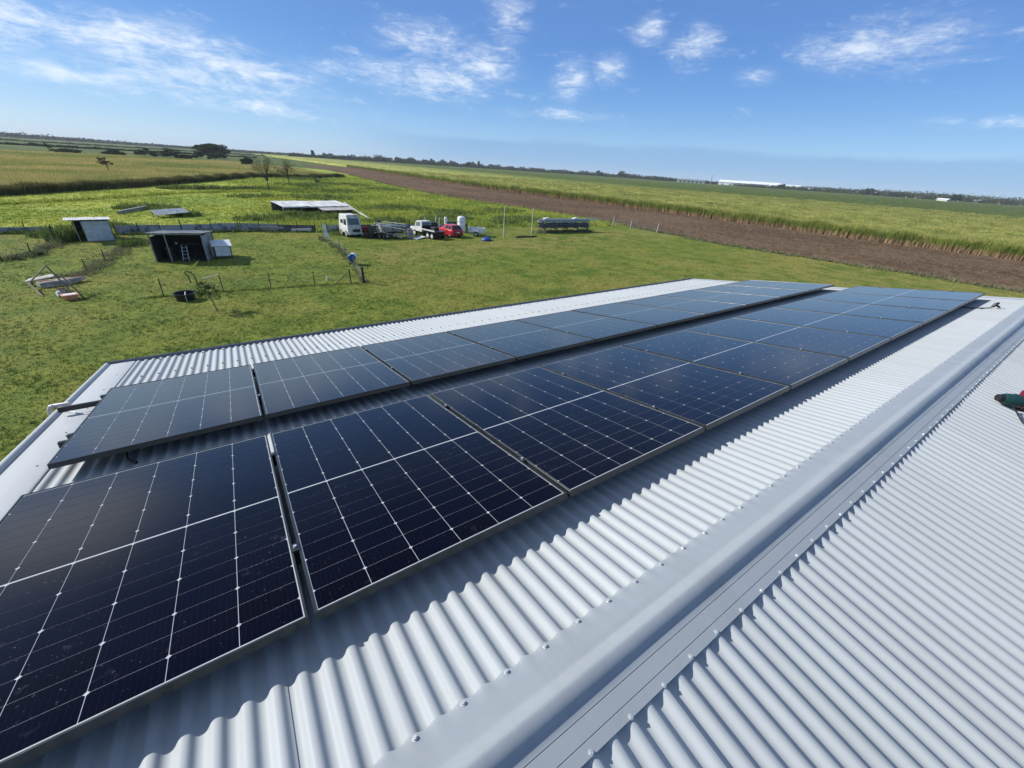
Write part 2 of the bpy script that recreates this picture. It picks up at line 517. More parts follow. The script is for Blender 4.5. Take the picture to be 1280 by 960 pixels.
# ------------------------------------------------------------------ mesh helpers
class MB:
    def __init__(self):
        self.v = []
        self.f = []

    def add(self, vs, fs):
        k = len(self.v)
        self.v += [tuple(p) for p in vs]
        self.f += [tuple(i + k for i in f) for f in fs]
        return self

    def box(self, c, s, rz=0.0, rx=0.0, ry=0.0):
        m = Matrix.Rotation(rz, 3, 'Z') @ Matrix.Rotation(ry, 3, 'Y') @ Matrix.Rotation(rx, 3, 'X')
        c = Vector(c)
        vs = [c + m @ Vector((sx * s[0] / 2, sy * s[1] / 2, sz * s[2] / 2)) for sz in (-1, 1) for sy in (-1, 1) for sx in (-1, 1)]
        return self.add(vs, [(0, 2, 3, 1), (4, 5, 7, 6), (0, 1, 5, 4), (2, 6, 7, 3), (0, 4, 6, 2), (1, 3, 7, 5)])

    def beam(self, p, q, w, h, upv=(0, 0, 1)):
        p, q = Vector(p), Vector(q)
        d = (q - p).normalized()
        u = Vector(upv)
        sd = d.cross(u)
        if sd.length < 1e-4:
            sd = d.cross(Vector((1, 0, 0)))
        sd.normalize()
        u = sd.cross(d)
        vs = [a + sd * sx * w / 2 + u * sz * h / 2 for a in (p, q) for sz in (-1, 1) for sx in (-1, 1)]
        return self.add(vs, [(0, 1, 3, 2), (4, 6, 7, 5), (0, 4, 5, 1), (2, 3, 7, 6), (0, 2, 6, 4), (1, 5, 7, 3)])

    def tube(self, pts, r, n=8, cap=True):
        pts = [Vector(p) for p in pts]
        rs = r if isinstance(r, (list, tuple)) else [r] * len(pts)
        rings = []
        prev = None
        for i, p in enumerate(pts):
            d = (pts[min(i + 1, len(pts) - 1)] - pts[max(i - 1, 0)]).normalized()
            a = prev if prev is not None else (Vector((0, 0, 1)) if abs(d.z) < 0.9 else Vector((1, 0, 0)))
            u = (a - d * a.dot(d)).normalized()
            prev = u
            w = d.cross(u)
            rings.append([p + (u * math.cos(2 * math.pi * k / n) + w * math.sin(2 * math.pi * k / n)) * rs[i] for k in range(n)])
        vs = [v for rg in rings for v in rg]
        fs = []
        for i in range(len(pts) - 1):
            for k in range(n):
                fs.append((i * n + k, i * n + (k + 1) % n, (i + 1) * n + (k + 1) % n, (i + 1) * n + k))
        if cap:
            fs.append(tuple(reversed(range(n))))
            fs.append(tuple((len(pts) - 1) * n + k for k in range(n)))
        return self.add(vs, fs)

    def loft(self, rings):
        n = len(rings[0])
        vs = [v for rg in rings for v in rg]
        fs = []
        for i in range(len(rings) - 1):
            for k in range(n):
                fs.append((i * n + k, i * n + (k + 1) % n, (i + 1) * n + (k + 1) % n, (i + 1) * n + k))
        fs.append(tuple(reversed(range(n))))
        fs.append(tuple((len(rings) - 1) * n + k for k in range(n)))
        return self.add(vs, fs)

    def slab(self, quad, th):
        """quad of 4 points extruded by th along its normal"""
        q = [Vector(p) for p in quad]
        nrm = (q[1] - q[0]).cross(q[3] - q[0]).normalized() * th
        vs = q + [p + nrm for p in q]
        return self.add(vs, [(3, 2, 1, 0), (4, 5, 6, 7), (0, 1, 5, 4), (1, 2, 6, 5), (2, 3, 7, 6), (3, 0, 4, 7)])

    def corr(self, o, ux, uy, lx, ly, pitch=0.076, amp=0.009, seg=6, th=0.0):
        """corrugated rectangle: ribs run along uy"""
        o, ux, uy = Vector(o), Vector(ux).normalized(), Vector(uy).normalized()
        nz = ux.cross(uy).normalized()
        nseg = max(2, int(round(lx / pitch * seg)))
        vs, fs = [], []
        for i in range(nseg + 1):
            x = lx * i / nseg
            w = amp * math.cos(2 * math.pi * x / pitch)
            vs += [o + ux * x + nz * w, o + ux * x + uy * ly + nz * w]
        for i in range(nseg):
            fs.append((2 * i, 2 * i + 2, 2 * i + 3, 2 * i + 1))
        return self.add(vs, fs)

    def mesh(self, name, smooth=True, ang=35):
        me = bpy.data.meshes.new(name)
        me.from_pydata([tuple(v) for v in self.v], [], self.f)
        me.update()
        if smooth:
            me.polygons.foreach_set('use_smooth', [True] * len(me.polygons))
            me.set_sharp_from_angle(angle=R_(ang))
        return me


def link(name, me, mat, parent=None, loc=None, rot=None):
    o = bpy.data.objects.new(name, me)
    COL.objects.link(o)
    if me is not None and mat is not None and len(me.materials) == 0:
        me.materials.append(M[mat])
    if parent is not None:
        o.parent = parent
    if loc is not None:
        o.location = loc
    if rot is not None:
        o.rotation_euler = rot
    return o


def obj(name, mb, mat, parent=None, loc=None, rot=None, smooth=True, ang=35):
    return link(name, mb.mesh(name, smooth, ang), mat, parent, loc, rot)


def tag(o, label, cat, group=None):
    o['label'] = label
    o['category'] = cat
    if group:
        o['group'] = group
    return o


def thing(name, label, cat, loc=(0, 0, 0), rotz=0.0, group=None, rot=None):
    o = bpy.data.objects.new(name, None)
    COL.objects.link(o)
    o.empty_display_size = 0.2
    o.location = loc
    o.rotation_euler = rot if rot else (0, 0, rotz)
    return tag(o, label, cat, group)


def kind(o, k):
    o['kind'] = k
    return o


def np_mesh(name, V, loops, starts, totals, mat, smooth=False):
    me = bpy.data.meshes.new(name)
    me.vertices.add(len(V))
    me.vertices.foreach_set('co', np.asarray(V, dtype=np.float32).ravel())
    me.loops.add(len(loops))
    me.loops.foreach_set('vertex_index', np.asarray(loops, dtype=np.int32))
    me.polygons.add(len(starts))
    me.polygons.foreach_set('loop_start', np.asarray(starts, dtype=np.int32))
    me.polygons.foreach_set('loop_total', np.asarray(totals, dtype=np.int32))
    if smooth:
        me.polygons.foreach_set('use_smooth', np.ones(len(starts), dtype=bool))
    me.update(calc_edges=True)
    me.materials.append(M[mat])
    return me


def blades_mesh(name, P, H, W, nb, lean, spread, mat, bend=0.5, segs=2):
    """grass tufts as one mesh: P (N,3) roots, H heights, W blade widths, nb blades each"""
    N = len(P)
    P = np.repeat(P, nb, 0)
    H = np.repeat(H, nb) * rng.uniform(0.55, 1.1, N * nb)
    W = np.repeat(W, nb) if np.ndim(W) else np.full(N * nb, W)
    sp = np.repeat(spread, nb) if np.ndim(spread) else spread
    a = rng.uniform(0, 2 * np.pi, N * nb)
    r = np.sqrt(rng.uniform(0, 1, N * nb)) * sp
    base = P + np.c_[np.cos(a) * r, np.sin(a) * r, np.zeros(N * nb)]
    b = rng.uniform(0, 2 * np.pi, N * nb)
    ln = rng.uniform(0.2, 1.0, N * nb) * lean
    out = np.c_[np.cos(b), np.sin(b), np.zeros(N * nb)]
    c = rng.uniform(0, 2 * np.pi, N * nb)
    side = np.c_[np.cos(c), np.sin(c), np.zeros(N * nb)] * (W / 2)[:, None]
    z = np.array([0, 0, 1.0])
    tip = base + out * (H * ln)[:, None] + z * (H * np.sqrt(np.clip(1 - (ln * 0.8) ** 2, 0.15, 1)))[:, None]
    k = N * nb
    if segs == 1:
        V = np.stack([base - side, base + side, tip], 1).reshape(-1, 3)
        return np_mesh(name, V, np.arange(3 * k), np.arange(k) * 3, np.full(k, 3), mat)
    mid = base + out * (H * ln * (0.5 - bend * 0.3))[:, None] + z * (H * 0.62)[:, None]
    V = np.stack([base - side, base + side, mid + side * 0.85, mid - side * 0.85, tip], 1).reshape(-1, 3)
    i = np.arange(k)[:, None] * 5
    loops = (i + np.array([0, 1, 2, 3, 3, 2, 4])[None]).ravel()
    st = (np.arange(k)[:, None] * 7 + np.array([0, 4])[None]).ravel()
    return np_mesh(name, V, loops, st, np.tile([4, 3], k), mat)


def leaves_mesh(name, C, size, mat, flat=0.3):
    """leaf-sized quads at centres C (N,3) with random tilt"""
    N = len(C)
    n = rng.normal(size=(N, 3))
    n[:, 2] = np.abs(n[:, 2]) + flat
    n /= np.linalg.norm(n, axis=1)[:, None]
    t = np.cross(n, rng.normal(size=(N, 3)))
    t /= np.linalg.norm(t, axis=1)[:, None]
    b = np.cross(n, t)
    s = (size * rng.uniform(0.6, 1.3, N))[:, None]
    V = np.stack([C - t * s, C + b * s * 0.5, C + t * s, C - b * s * 0.5], 1).reshape(-1, 3)
    return np_mesh(name, V, np.arange(4 * N), np.arange(N) * 4, np.full(N, 4), mat)


def inpoly(X, Y, poly):
    poly = np.asarray(poly, float)
    ins = np.zeros(len(X), bool)
    j = len(poly) - 1
    for i in range(len(poly)):
        xi, yi = poly[i]
        xj, yj = poly[j]
        cond = ((yi > Y) != (yj > Y)) & (X < (xj - xi) * (Y - yi) / (yj - yi + 1e-12) + xi)
        ins ^= cond
        j = i
    return ins


def wob(x, y, s=1.0, seed=0.0):
    """cheap smooth pseudo-noise, about -1..1"""
    x = np.asarray(x) * s
    y = np.asarray(y) * s
    return (np.sin(x * 1.3 + y * 0.7 + seed) + np.sin(x * 0.6 - y * 1.7 + seed * 2.1 + 1.3)
            + np.sin(x * 2.9 + y * 2.3 + seed * 0.7) * 0.6 + np.sin(x * 4.1 - y * 5.3 + seed * 1.9) * 0.4) / 3.0


CX, CY = 1.1851, -1.0217


def in_view(X, Y, pad=6.0, back=0.0):
    """keep scatter to the wedge of land that lies ahead, with a margin"""
    az = np.degrees(np.arctan2(X - CX, Y - CY))
    return (az > -24 - pad) & (az < 93 + pad)


# ------------------------------------------------------------------ land
def sheet(name, poly, z, mat, jitter=0.0, sub=1):
    pts = []
    n = len(poly)
    for i in range(n):
        a, b = np.array(poly[i], float), np.array(poly[(i + 1) % n], float)
        for k in range(sub):
            p = a + (b - a) * k / sub
            if jitter:
                p = p + rng.normal(0, jitter, 2) * (1 if k else 0.4)
            pts.append((p[0], p[1], z))
    me = bpy.data.meshes.new(name)
    me.from_pydata(pts, [], [tuple(range(len(pts)))])
    me.update()
    o = link(name, me, mat)
    return kind(o, 'structure')


sheet('ground', [(-9000, -6000), (12000, -6000), (12000, 12000), (-9000, 12000)], 0.0, 'far_green')

soil_near = [(68, -80), (68, 3), (67.5, 10), (65, 20), (62.5, 33), (64.0, 58), (62.5, 76), (57, 98), (55.5, 120), (56, 149), (60, 200), (65, 251), (66, 310), (70, 420)]
cane_edge = [(104, -80), (103, 6), (101.4, 26), (101.0, 57), (99.3, 92), (95, 140), (93, 184), (94.5, 220), (99, 300), (101, 340), (103, 420)]
straw_poly = [(-24.7, 96.2), (-12.2, 117.4), (15.7, 177.4), (33, 184), (52, 206), (50, 300), (24, 384), (-38, 396), (-90, 367), (-300, 300), (-260, 60), (-46, 60)]
lawn_poly = [(-70, -60), (68, -60), (68, 3), (67.5, 10), (65, 20), (62.5, 33), (63.5, 52), (40, 54.5), (24, 54), (10.8, 54.6), (3.1, 56.5), (-7.4, 56.2), (-16, 58.2), (-40, 57), (-70, 40)]
pasture_poly = [(-70, 40), (-40, 57), (-16, 58.2), (-7.4, 56.2), (3.1, 56.5), (10.8, 54.6), (24, 54), (40, 54.5), (63.5, 52), (64, 58), (62.5, 76), (57, 98), (55.5, 120), (56, 149), (60, 200), (65, 251), (66, 310), (50, 330), (24, 384), (10, 384), (-100, 300), (-120, 60)]
sheet('pasture', pasture_poly, 0.004, 'pasture_sheet', 0.3, 5)
sheet('lawn', lawn_poly, 0.009, 'lawn', 0.25, 6)


def soil_field():
    # ploughed strip: ridges run along the strip
    near = np.array(soil_near)
    far = np.array(cane_edge)
    ys = np.concatenate([np.arange(-30, 130, 0.8), np.arange(130, 420, 4.0)])
    nx = np.interp(ys, near[:, 1], near[:, 0]) + wob(ys, ys * 0, 0.5) * 0.5
    fx = np.interp(ys, far[:, 1], far[:, 0]) + 1.0
    K = 130
    t = np.linspace(0, 1, K)
    X = nx[:, None] + (fx - nx)[:, None] * t[None]
    Y = np.repeat(ys[:, None], K, 1)
    Z = 0.02 + 0.07 * np.sin((X + 0.2 * wob(X, Y, 0.3)) * 2 * np.pi / 0.9) + 0.075 * rng.normal(size=X.shape)
    Z *= np.clip(np.minimum(t, 1 - t) * 20, 0.1, 1)[None]
    Z = np.maximum(Z, -0.05) + 0.07
    V = np.stack([X, Y, Z], -1).reshape(-1, 3)
    n, m = X.shape
    i = (np.arange(n - 1)[:, None] * m + np.arange(m - 1)[None]).ravel()
    loops = np.stack([i, i + 1, i + m + 1, i + m], 1).ravel()
    k = len(i)
    me = np_mesh('ploughed_soil', V, loops, np.arange(k) * 4, np.full(k, 4), 'soil')
    kind(link('ploughed_soil', me, 'soil'), 'structure')


soil_field()


def straw_field():
    """tall dry grass: a raised matted sheet with loose blades all over and a darker standing edge"""
    sheet('dry_grass_field', straw_poly, 0.014, 'straw_sheet', 0.4, 4)
    N = 90000
    az = R_(1) * rng.uniform(-20, 32, N)
    d = 90 * np.exp(rng.uniform(0, math.log(4.4), N))
    X, Y = CX + d * np.sin(az), CY + d * np.cos(az)
    keep = inpoly(X, Y, straw_poly)
    X, Y, d = X[keep], Y[keep], d[keep]
    H = 0.75 + 0.22 * wob(X, Y, 0.12)
    P = np.c_[X, Y, np.zeros(len(X))]
    me = blades_mesh('dry_grass', P, H, 0.05 + d * 0.0007, 5, 0.7, 0.25 + d * 0.001, 'straw_grass', segs=1)
    o = kind(link('dry_grass', me, 'straw_grass'), 'stuff')
    tag(o, 'tall golden dry grass covering the field beyond the ditch', 'grass')
    # standing edge along the ditch, its shade put into the blade colour
    line = np.array([(-70, 40), (-46, 66), (-24.7, 96.2), (-12.2, 117.4), (2, 148), (15.7, 177.4), (33, 184), (52, 206)], float)
    seg = np.cumsum(np.r_[0, np.hypot(*np.diff(line, axis=0).T)])
    t = rng.uniform(0, seg[-1], 9000)
    X = np.interp(t, seg, line[:, 0])
    Y = np.interp(t, seg, line[:, 1])
    off = np.abs(rng.normal(0, 0.9, len(t)))
    X, Y = X - off * 0.85 + wob(t, t * 0, 0.4) * 0.6, Y + off * 0.5
    P = np.c_[X, Y, np.zeros(len(X))]
    me = blades_mesh('ditch_grass', P, 1.55 + 0.4 * wob(X, Y, 0.5), 0.08, 9, 0.5, 0.4, 'bank_grass_shade')
    o = kind(link('ditch_grass', me, 'bank_grass_shade'), 'stuff')
    tag(o, 'standing grass with shade in its colour along the edge of the ditch', 'grass')


straw_field()


def pasture_tufts():
    N = 60000
    az = R_(1) * rng.uniform(-24, 62, N)
    d = 52 * np.exp(rng.uniform(0, math.log(4.6), N))
    X, Y = CX + d * np.sin(az), CY + d * np.cos(az)
    keep = inpoly(X, Y, pasture_poly) & ~inpoly(X, Y, straw_poly)
    X, Y, d = X[keep], Y[keep], d[keep]
    lump = wob(X, Y, 0.22, 2.0) * 0.6 + wob(X, Y, 0.7, 5.0) * 0.4
    east = np.clip((X - 4) / 10, 0, 1)                       # rank growth east of the shelter, shorter feed to the west
    H = 0.19 + 0.12 * lump + east * (0.28 + 0.35 * np.clip(lump, 0, 1))
    keep = rng.uniform(0, 1, len(X)) < 0.55 + 0.45 * np.clip(lump + 0.4, 0, 1)
    X, Y, d, H = X[keep], Y[keep], d[keep], H[keep]
    P = np.c_[X, Y, np.zeros(len(X))]
    me = blades_mesh('pasture_grass', P, np.clip(H, 0.12, 2), 0.045 + d * 0.0006, 6, 0.8, 0.22 + d * 0.001, 'pasture_grass')
    o = kind(link('pasture_grass', me, 'pasture_grass'), 'stuff')
    tag(o, 'bright green rank grass growing behind the low iron fence', 'grass')
    # darker clumps of weeds
    cl = [(6.5, 66, 3.0), (12, 66, 3.5), (16, 67, 2.5), (22, 62, 3), (27, 60, 4), (33, 64, 4), (38, 72, 5), (30, 80, 6), (20, 100, 6),
          (26, 120, 8), (36, 150, 9), (12, 122, 5), (2, 120, 5), (30, 176, 9), (44, 130, 6), (-8, 60, 1.6), (-11, 56, 1.8), (-6.5, 80, 3),
          (-2, 71, 1.5), (40, 58, 3), (46, 62, 4), (50, 75, 5), (24, 140, 7), (9, 100, 4), (-4, 118, 3)]
    pts, hs = [], []
    for x, y, r in cl:
        n = int(34 * r)
        a = rng.uniform(0, 2 * np.pi, n)
        q = np.sqrt(rng.uniform(0, 1, n)) * r
        pts.append(np.c_[x + np.cos(a) * q * 1.3, y + np.sin(a) * q * 0.8, np.zeros(n)])
        hs.append(rng.uniform(0.5, 1.1, n) * (1.15 - (q / r) ** 2 * 0.6))
    me = blades_mesh('weeds', np.concatenate(pts), np.concatenate(hs), 0.10, 8, 0.7, 0.35, 'weed_dark')
    o = kind(link('weeds', me, 'weed_dark'), 'stuff')
    tag(o, 'dark green weed clumps in the paddock beyond the fence', 'weeds')


pasture_tufts()


def lawn_grass():
    N = 190000
    az = R_(1) * rng.uniform(-36, 90, N)
    d = 9 * np.exp(rng.uniform(0, math.log(8.0), N))
    X, Y = CX + d * np.sin(az), CY + d * np.cos(az)
    keep = inpoly(X, Y, lawn_poly) & ~((X > -0.5) & (X < 12.2) & (Y < 5.4))
    X, Y, d = X[keep], Y[keep], d[keep]
    lump = wob(X, Y, 0.9, 1.0) * 0.5 + wob(X, Y, 2.7, 4.0) * 0.5
    keep = rng.uniform(0, 1, len(X)) < 0.45 + 0.55 * np.clip(lump + 0.3, 0, 1)
    X, Y, d, lump = X[keep], Y[keep], d[keep], lump[keep]
    P = np.c_[X, Y, np.full(len(X), 0.005)]
    me = blades_mesh('lawn_grass', P, 0.06 + 0.045 * np.clip(lump, -0.5, 1) + rng.uniform(0, 0.05, len(X)) ** 1.0, 0.009 + d * 0.00042, 5, 0.9,
                     0.05 + d * 0.0012, 'lawn_blade', segs=1)
    o = kind(link('lawn_grass', me, 'lawn_blade'), 'stuff')
    tag(o, 'short mown grass of the lawn round the building', 'grass')


lawn_grass()


def cane_field():
    edge = np.array(cane_edge, float)
    # canopy: a lumpy raised sheet behind the leafy front
    xs = np.concatenate([np.arange(0, 60, 1.6), np.arange(60, 260, 6.0), np.array([260, 330, 450, 650, 900, 1300, 1800])])
    ys = np.concatenate([np.arange(-420, -20, 16.0), np.arange(-20, 190, 1.8), np.arange(190, 420, 6.0), np.array([430, 500, 620, 800, 1000, 1200])])
    ex_ = np.interp(ys, edge[:, 1], edge[:, 0])
    X = ex_[:, None] + 0.9 + xs[None]
    Y = np.repeat(ys[:, None], len(xs), 1)
    Z = 1.95 + 0.2 * wob(X, Y, 0.33) + 0.18 * wob(X, Y, 1.3, 3) + 0.2 * rng.normal(size=X.shape)
    Z[:, 0] = 0.2
    Z[:, 1] -= 0.25
    V = np.stack([X, Y, Z], -1).reshape(-1, 3)
    n, m = X.shape
    i = (np.arange(n - 1)[:, None] * m + np.arange(m - 1)[None]).ravel()
    loops = np.stack([i, i + 1, i + m + 1, i + m], 1).ravel()
    k = len(i)
    me = np_mesh('cane_field', V, loops, np.arange(k) * 4, np.full(k, 4), 'cane_canopy', True)
    kind(link('cane_field', me, 'cane_canopy'), 'structure')
    # front rows of stalks and leaves
    t = np.concatenate([rng.uniform(-12, 130, 4200), rng.uniform(130, 400, 2600)])
    X = np.interp(t, edge[:, 1], edge[:, 0]) + np.abs(rng.normal(0, 1.1, len(t))) + 0.25 * wob(t, t * 0, 1.6)
    P = np.c_[X, t, np.zeros(len(t))]
    H = 2.2 + 0.45 * wob(t, X, 0.7) + rng.uniform(-0.6, 0.45, len(t))
    me = blades_mesh('sugar_cane', P, H, 0.06, 20, 0.42, 0.35, 'cane_leaf', bend=0.9)
    o = kind(link('sugar_cane', me, 'cane_leaf'), 'stuff')
    tag(o, 'front rows of standing cane with brown dead leaves at the foot', 'crop')
    # loose leaf tips over the whole canopy
    N = 70000
    az = R_(1) * rng.uniform(14, 96, N)
    d = 95 * np.exp(rng.uniform(0, math.log(3.2), N))
    X, Y = CX + d * np.sin(az), CY + d * np.cos(az)
    keep = (X > np.interp(Y, edge[:, 1], edge[:, 0]) + 0.5) & (Y < 700)
    X, Y, d = X[keep], Y[keep], d[keep]
    P = np.c_[X, Y, np.full(len(X), 1.75) + 0.16 * wob(X, Y, 0.33)]
    me = blades_mesh('cane_tops', P, 0.85 + 0.3 * wob(X, Y, 0.35), 0.05 + d * 0.0005, 7, 0.75, 0.45, 'cane_top', segs=1)
    o = kind(link('cane_tops', me, 'cane_top'), 'stuff')
    tag(o, 'yellow green leaf tips over the top of the cane field', 'crop')


cane_field()


def soil_litter():
    """clods, stubble and dry leaf bits left on the ploughed strip"""
    near, far = np.array(soil_near, float), np.array(cane_edge, float)
    Y = np.concatenate([rng.uniform(-12, 120, 26000), rng.uniform(120, 330, 9000)])
    a, b = np.interp(Y, near[:, 1], near[:, 0]), np.interp(Y, far[:, 1], far[:, 0])
    X = a + (b - a) * rng.uniform(0.01, 0.99, len(Y))
    P = np.c_[X, Y, np.full(len(Y), 0.06)]
    me = blades_mesh('soil_litter', P, rng.uniform(0.10, 0.26, len(Y)), 0.10, 2, 1.6, 0.2, 'litter', segs=1)
    tag(kind(link('soil_litter', me, 'litter'), 'stuff'), 'dry stubble and clods scattered over the ploughed strip', 'stubble')


soil_litter()


def edge_grass():
    """ragged verge between lawn and ploughed strip"""
    near = np.array(soil_near, float)
    t = rng.uniform(-10, 240, 3600)
    X = np.interp(t, near[:, 1], near[:, 0]) + rng.normal(0, 0.55, len(t)) + 0.5 * wob(t, t * 0, 0.5)
    P = np.c_[X, t, np.full(len(t), 0.01)]
    me = blades_mesh('verge_grass', P, rng.uniform(0.15, 0.5, len(t)), 0.06, 6, 0.8, 0.3, 'weed_grey')
    o = kind(link('verge_grass', me, 'weed_grey'), 'stuff')
    tag(o, 'ragged grass verge between the lawn and the ploughed strip', 'grass')


edge_grass()

# ------------------------------------------------------------------ the building with the corrugated roof
T = 0.1765                                    # roof pitch, about 10 degrees
EX = Vector((1, 0, 0))
ES = Vector((0, math.cos(T), -math.sin(T)))   # down the far slope
EN = Vector((0, math.sin(T), math.cos(T)))
YR = -0.635                                   # ridge line
ZA = OZ - 0.0086                              # height of the rib tops where the two slopes meet
X0, X1 = -0.10, 12.0


def RP(x, s, n):
    return EX * x + ES * s + EN * n + Vector((0, 0, OZ))


def SP(sg, x, q, n):
    """point on slope sg (+1 far side, -1 near side), q metres down from the ridge, n above the rib tops"""
    return Vector((x, YR + sg * (q * math.cos(T) + n * math.sin(T)), ZA - q * math.sin(T) + n * math.cos(T)))


PITCHC, AMP = 0.0762, 0.0090
CREST = {1: 1.317, -1: 1.714}


def rib(sg, x):
    return AMP * (math.tanh(1.2 * math.cos(2 * math.pi * (x - CREST[sg]) / PITCHC)) / math.tanh(1.2) - 1)


BLOC = Vector((5.8, YR, 0))
bld = thing('farm_building', 'tall building with pale corrugated steel roof carrying the solar panels', 'building', BLOC)


def loc_mb(mb):
    mb.v = [tuple(Vector(v) - BLOC) for v in mb.v]
    return mb


# walls
we, wr = OZ - 1.30, OZ - 0.30
for name, quad in (('wall', [(X0 + 0.1, 5.2, 0), (11.8, 5.2, 0), (11.8, 5.2, we), (X0 + 0.1, 5.2, we)]),
                   ('wall', [(11.8, -6.4, 0), (X0 + 0.1, -6.4, 0), (X0 + 0.1, -6.4, we), (11.8, -6.4, we)])):
    obj(name, loc_mb(MB().slab(quad, -0.08)), 'wall_paint', bld)
for x in (X0 + 0.1, 11.8):
    mb = MB()
    prof = [(-6.3, 0), (5.1, 0), (5.1, we), (YR, wr), (-6.3, we)]
    mb.loft([[(x, y, z) for y, z in prof], [(x + 0.08, y, z) for y, z in prof]])
    obj('gable_wall', loc_mb(mb), 'wall_paint', bld, smooth=False)

# roof sheets, each lapped over its neighbour
for sg, seam, q1 in ((1, 1.043, 6.27), (-1, 2.79, 6.1)):
    k0 = math.floor((X0 - seam) / 0.762)
    for k in range(k0, k0 + 18):
        xa = max(X0, seam + (k) * 0.762 - 0.004)
        xb = min(X1, seam + (k + 1) * 0.762 + 0.0)
        if xb - xa < 0.1:
            continue
        xa_ = max(X0, xa - 0.055)
        n = int((xb - xa_) / PITCHC * 16)
        dq = random.uniform(-0.006, 0.006)
        vs, fs = [], []
        for i in range(n + 1):
            x = xa_ + (xb - xa_) * i / n
            lift = 0.0026 * max(0, 1 - (xb - x) / 0.09) - 0.0006 * (x < xa)
            nn = rib(sg, x) + lift
            for q in (0.03, 2.0, 4.0, q1 + dq):
                vs.append(SP(sg, x, q, nn))
        for i in range(n):
            for j in range(3):
                a = i * 4 + j
                fs.append((a, a + 1, a + 5, a + 4) if sg > 0 else (a, a + 4, a + 5, a + 1))
        mb = MB().add(vs, fs)
        obj('roof_sheet', loc_mb(mb), 'roof_sheet', bld, ang=80)

# ridge capping in two lapped lengths
def cap_profile():
    P = []
    P += [(1, 0.1535, 0.0032), (1, 0.142, 0.0033), (1, 0.110, 0.0034), (1, 0.075, 0.0036), (1, 0.052, 0.0040)]
    roll = []
    for k in range(0, 19):
        u = 0.044 - k * (0.044 + 0.046) / 18
        if u >= -0.007:
            h = 0.025 * (0.5 + 0.5 * math.cos(math.pi * min(1.0, (u + 0.007) / 0.051))) ** 0.65
        else:
            h = 0.025 * math.sqrt(max(0.0, 1 - ((-0.007 - u) / 0.0395) ** 2))
        roll.append(('r', u, h + 0.0105 - abs(u) * math.tan(T) + 0.004))
    P += roll + [(-1, 0.0500, 0.004)]
    for c in (0.074, 0.121):
        P += [(-1, c - 0.0018, 0.0036), (-1, c, 0.0006), (-1, c + 0.0018, 0.0036)]
    P += [(-1, 0.140, 0.0034), (-1, 0.1540, 0.0032)]
    return P


CAPP = cap_profile()


def cap_pt(p, x, lift):
    if p[0] == 'r':
        base = ZA - 0.0105
        return Vector((x, YR + p[1], base + p[2] + lift))
    return SP(p[0], x, p[1], p[2] + lift)


def screw_mesh():
    mb = MB()
    mb.tube([(0, 0, 0), (0, 0, 0.0018)], 0.0085, 10)
    mb.tube([(0, 0, 0.0018), (0, 0, 0.0075)], 0.0058, 6)
    return mb.mesh('screw', True, 30)


SCREW = screw_mesh()
SCREW.materials.append(M['bolt_steel'])

for xa, xb, lift in ((-0.36, 5.66, 0.0024), (5.60, 12.06, 0.0)):
    n = int((xb - xa) / PITCHC * 8)
    xs = [xa + (xb - xa) * i / n for i in range(n + 1)]
    vs, fs = [], []
    np_ = len(CAPP) + 3
    for x in xs:
        sag = 0.0012 * math.sin(x * 2.1) + 0.0008 * math.sin(x * 5.3)
        row = []
        # far edge: lip tucked down into the valleys
        r = rib(1, x)
        row.append(SP(1, x, 0.1600, 0.0008 + r * 0.85 + lift))
        row.append(SP(1, x, 0.1575, 0.0020 + r * 0.62 + lift))
        for jj, p in enumerate(CAPP):
            row.append(cap_pt(p, x, lift + (sag if p[0] == 'r' else 0) + (r * 0.35 if jj == 0 else (r * 0.08 if jj == 1 else 0))))
        r = rib(-1, x)
        row.append(SP(-1, x, 0.1556, 0.0006 + r * 0.86 + lift * 0.5))
        vs += row
    for i in range(n):
        for j in range(np_ - 1):
            a = i * np_ + j
            fs.append((a, a + np_, a + np_ + 1, a + 1))
    cap = obj('ridge_cap', loc_mb(MB().add(vs, fs)), 'ridge_steel', bld, ang=40)
    for sg, q in ((1, 0.1455), (-1, 0.1475)):
        x = CREST[sg] - 0.1524 * 20
        while x < xb - 0.02:
            if x > max(X0, xa + 0.02) and not (xa > 5 and x < 5.68):
                o = link('screw', SCREW, None, cap)
                jx, jq = random.uniform(-0.004, 0.004), random.uniform(-0.003, 0.003)
                o.location = SP(sg, x + jx, q + jq, 0.0034 + lift) - BLOC
                o.rotation_euler = (-T * sg, 0, random.uniform(0, 1))
            x += 0.1524

# barge capping at the near-left end: rolled outer edge, wide flat, turned-down inner edge
mb = MB()
prof = [(-0.375, -0.16), (-0.378, -0.03)]
for k in range(0, 9):
    a = math.pi - math.pi * k / 8
    prof.append((-0.352 + 0.026 * math.cos(a), 0.0 + 0.030 * math.sin(a)))
prof += [(-0.318, 0.002), (-0.20, 0.0045), (-0.10, 0.004), (-0.085, -0.001), (-0.083, -0.014)]
rings = []
for q in np.linspace(0.15, 6.25, 9):
    rings.append([SP(1, x, q, n) for x, n in prof])
k = len(prof)
vs = [v for r in rings for v in r]
fs = [(i * k + j, i * k + j + 1, (i + 1) * k + j + 1, (i + 1) * k + j) for i in range(len(rings) - 1) for j in range(k - 1)]
barge = obj('barge_cap', loc_mb(MB().add(vs, fs)), 'barge_steel', bld)
for q in np.arange(0.6, 6.2, 0.62):
    o = link('screw', SCREW, None, barge, SP(1, -0.155, q, 0.004) - BLOC, (-T, 0, 0))
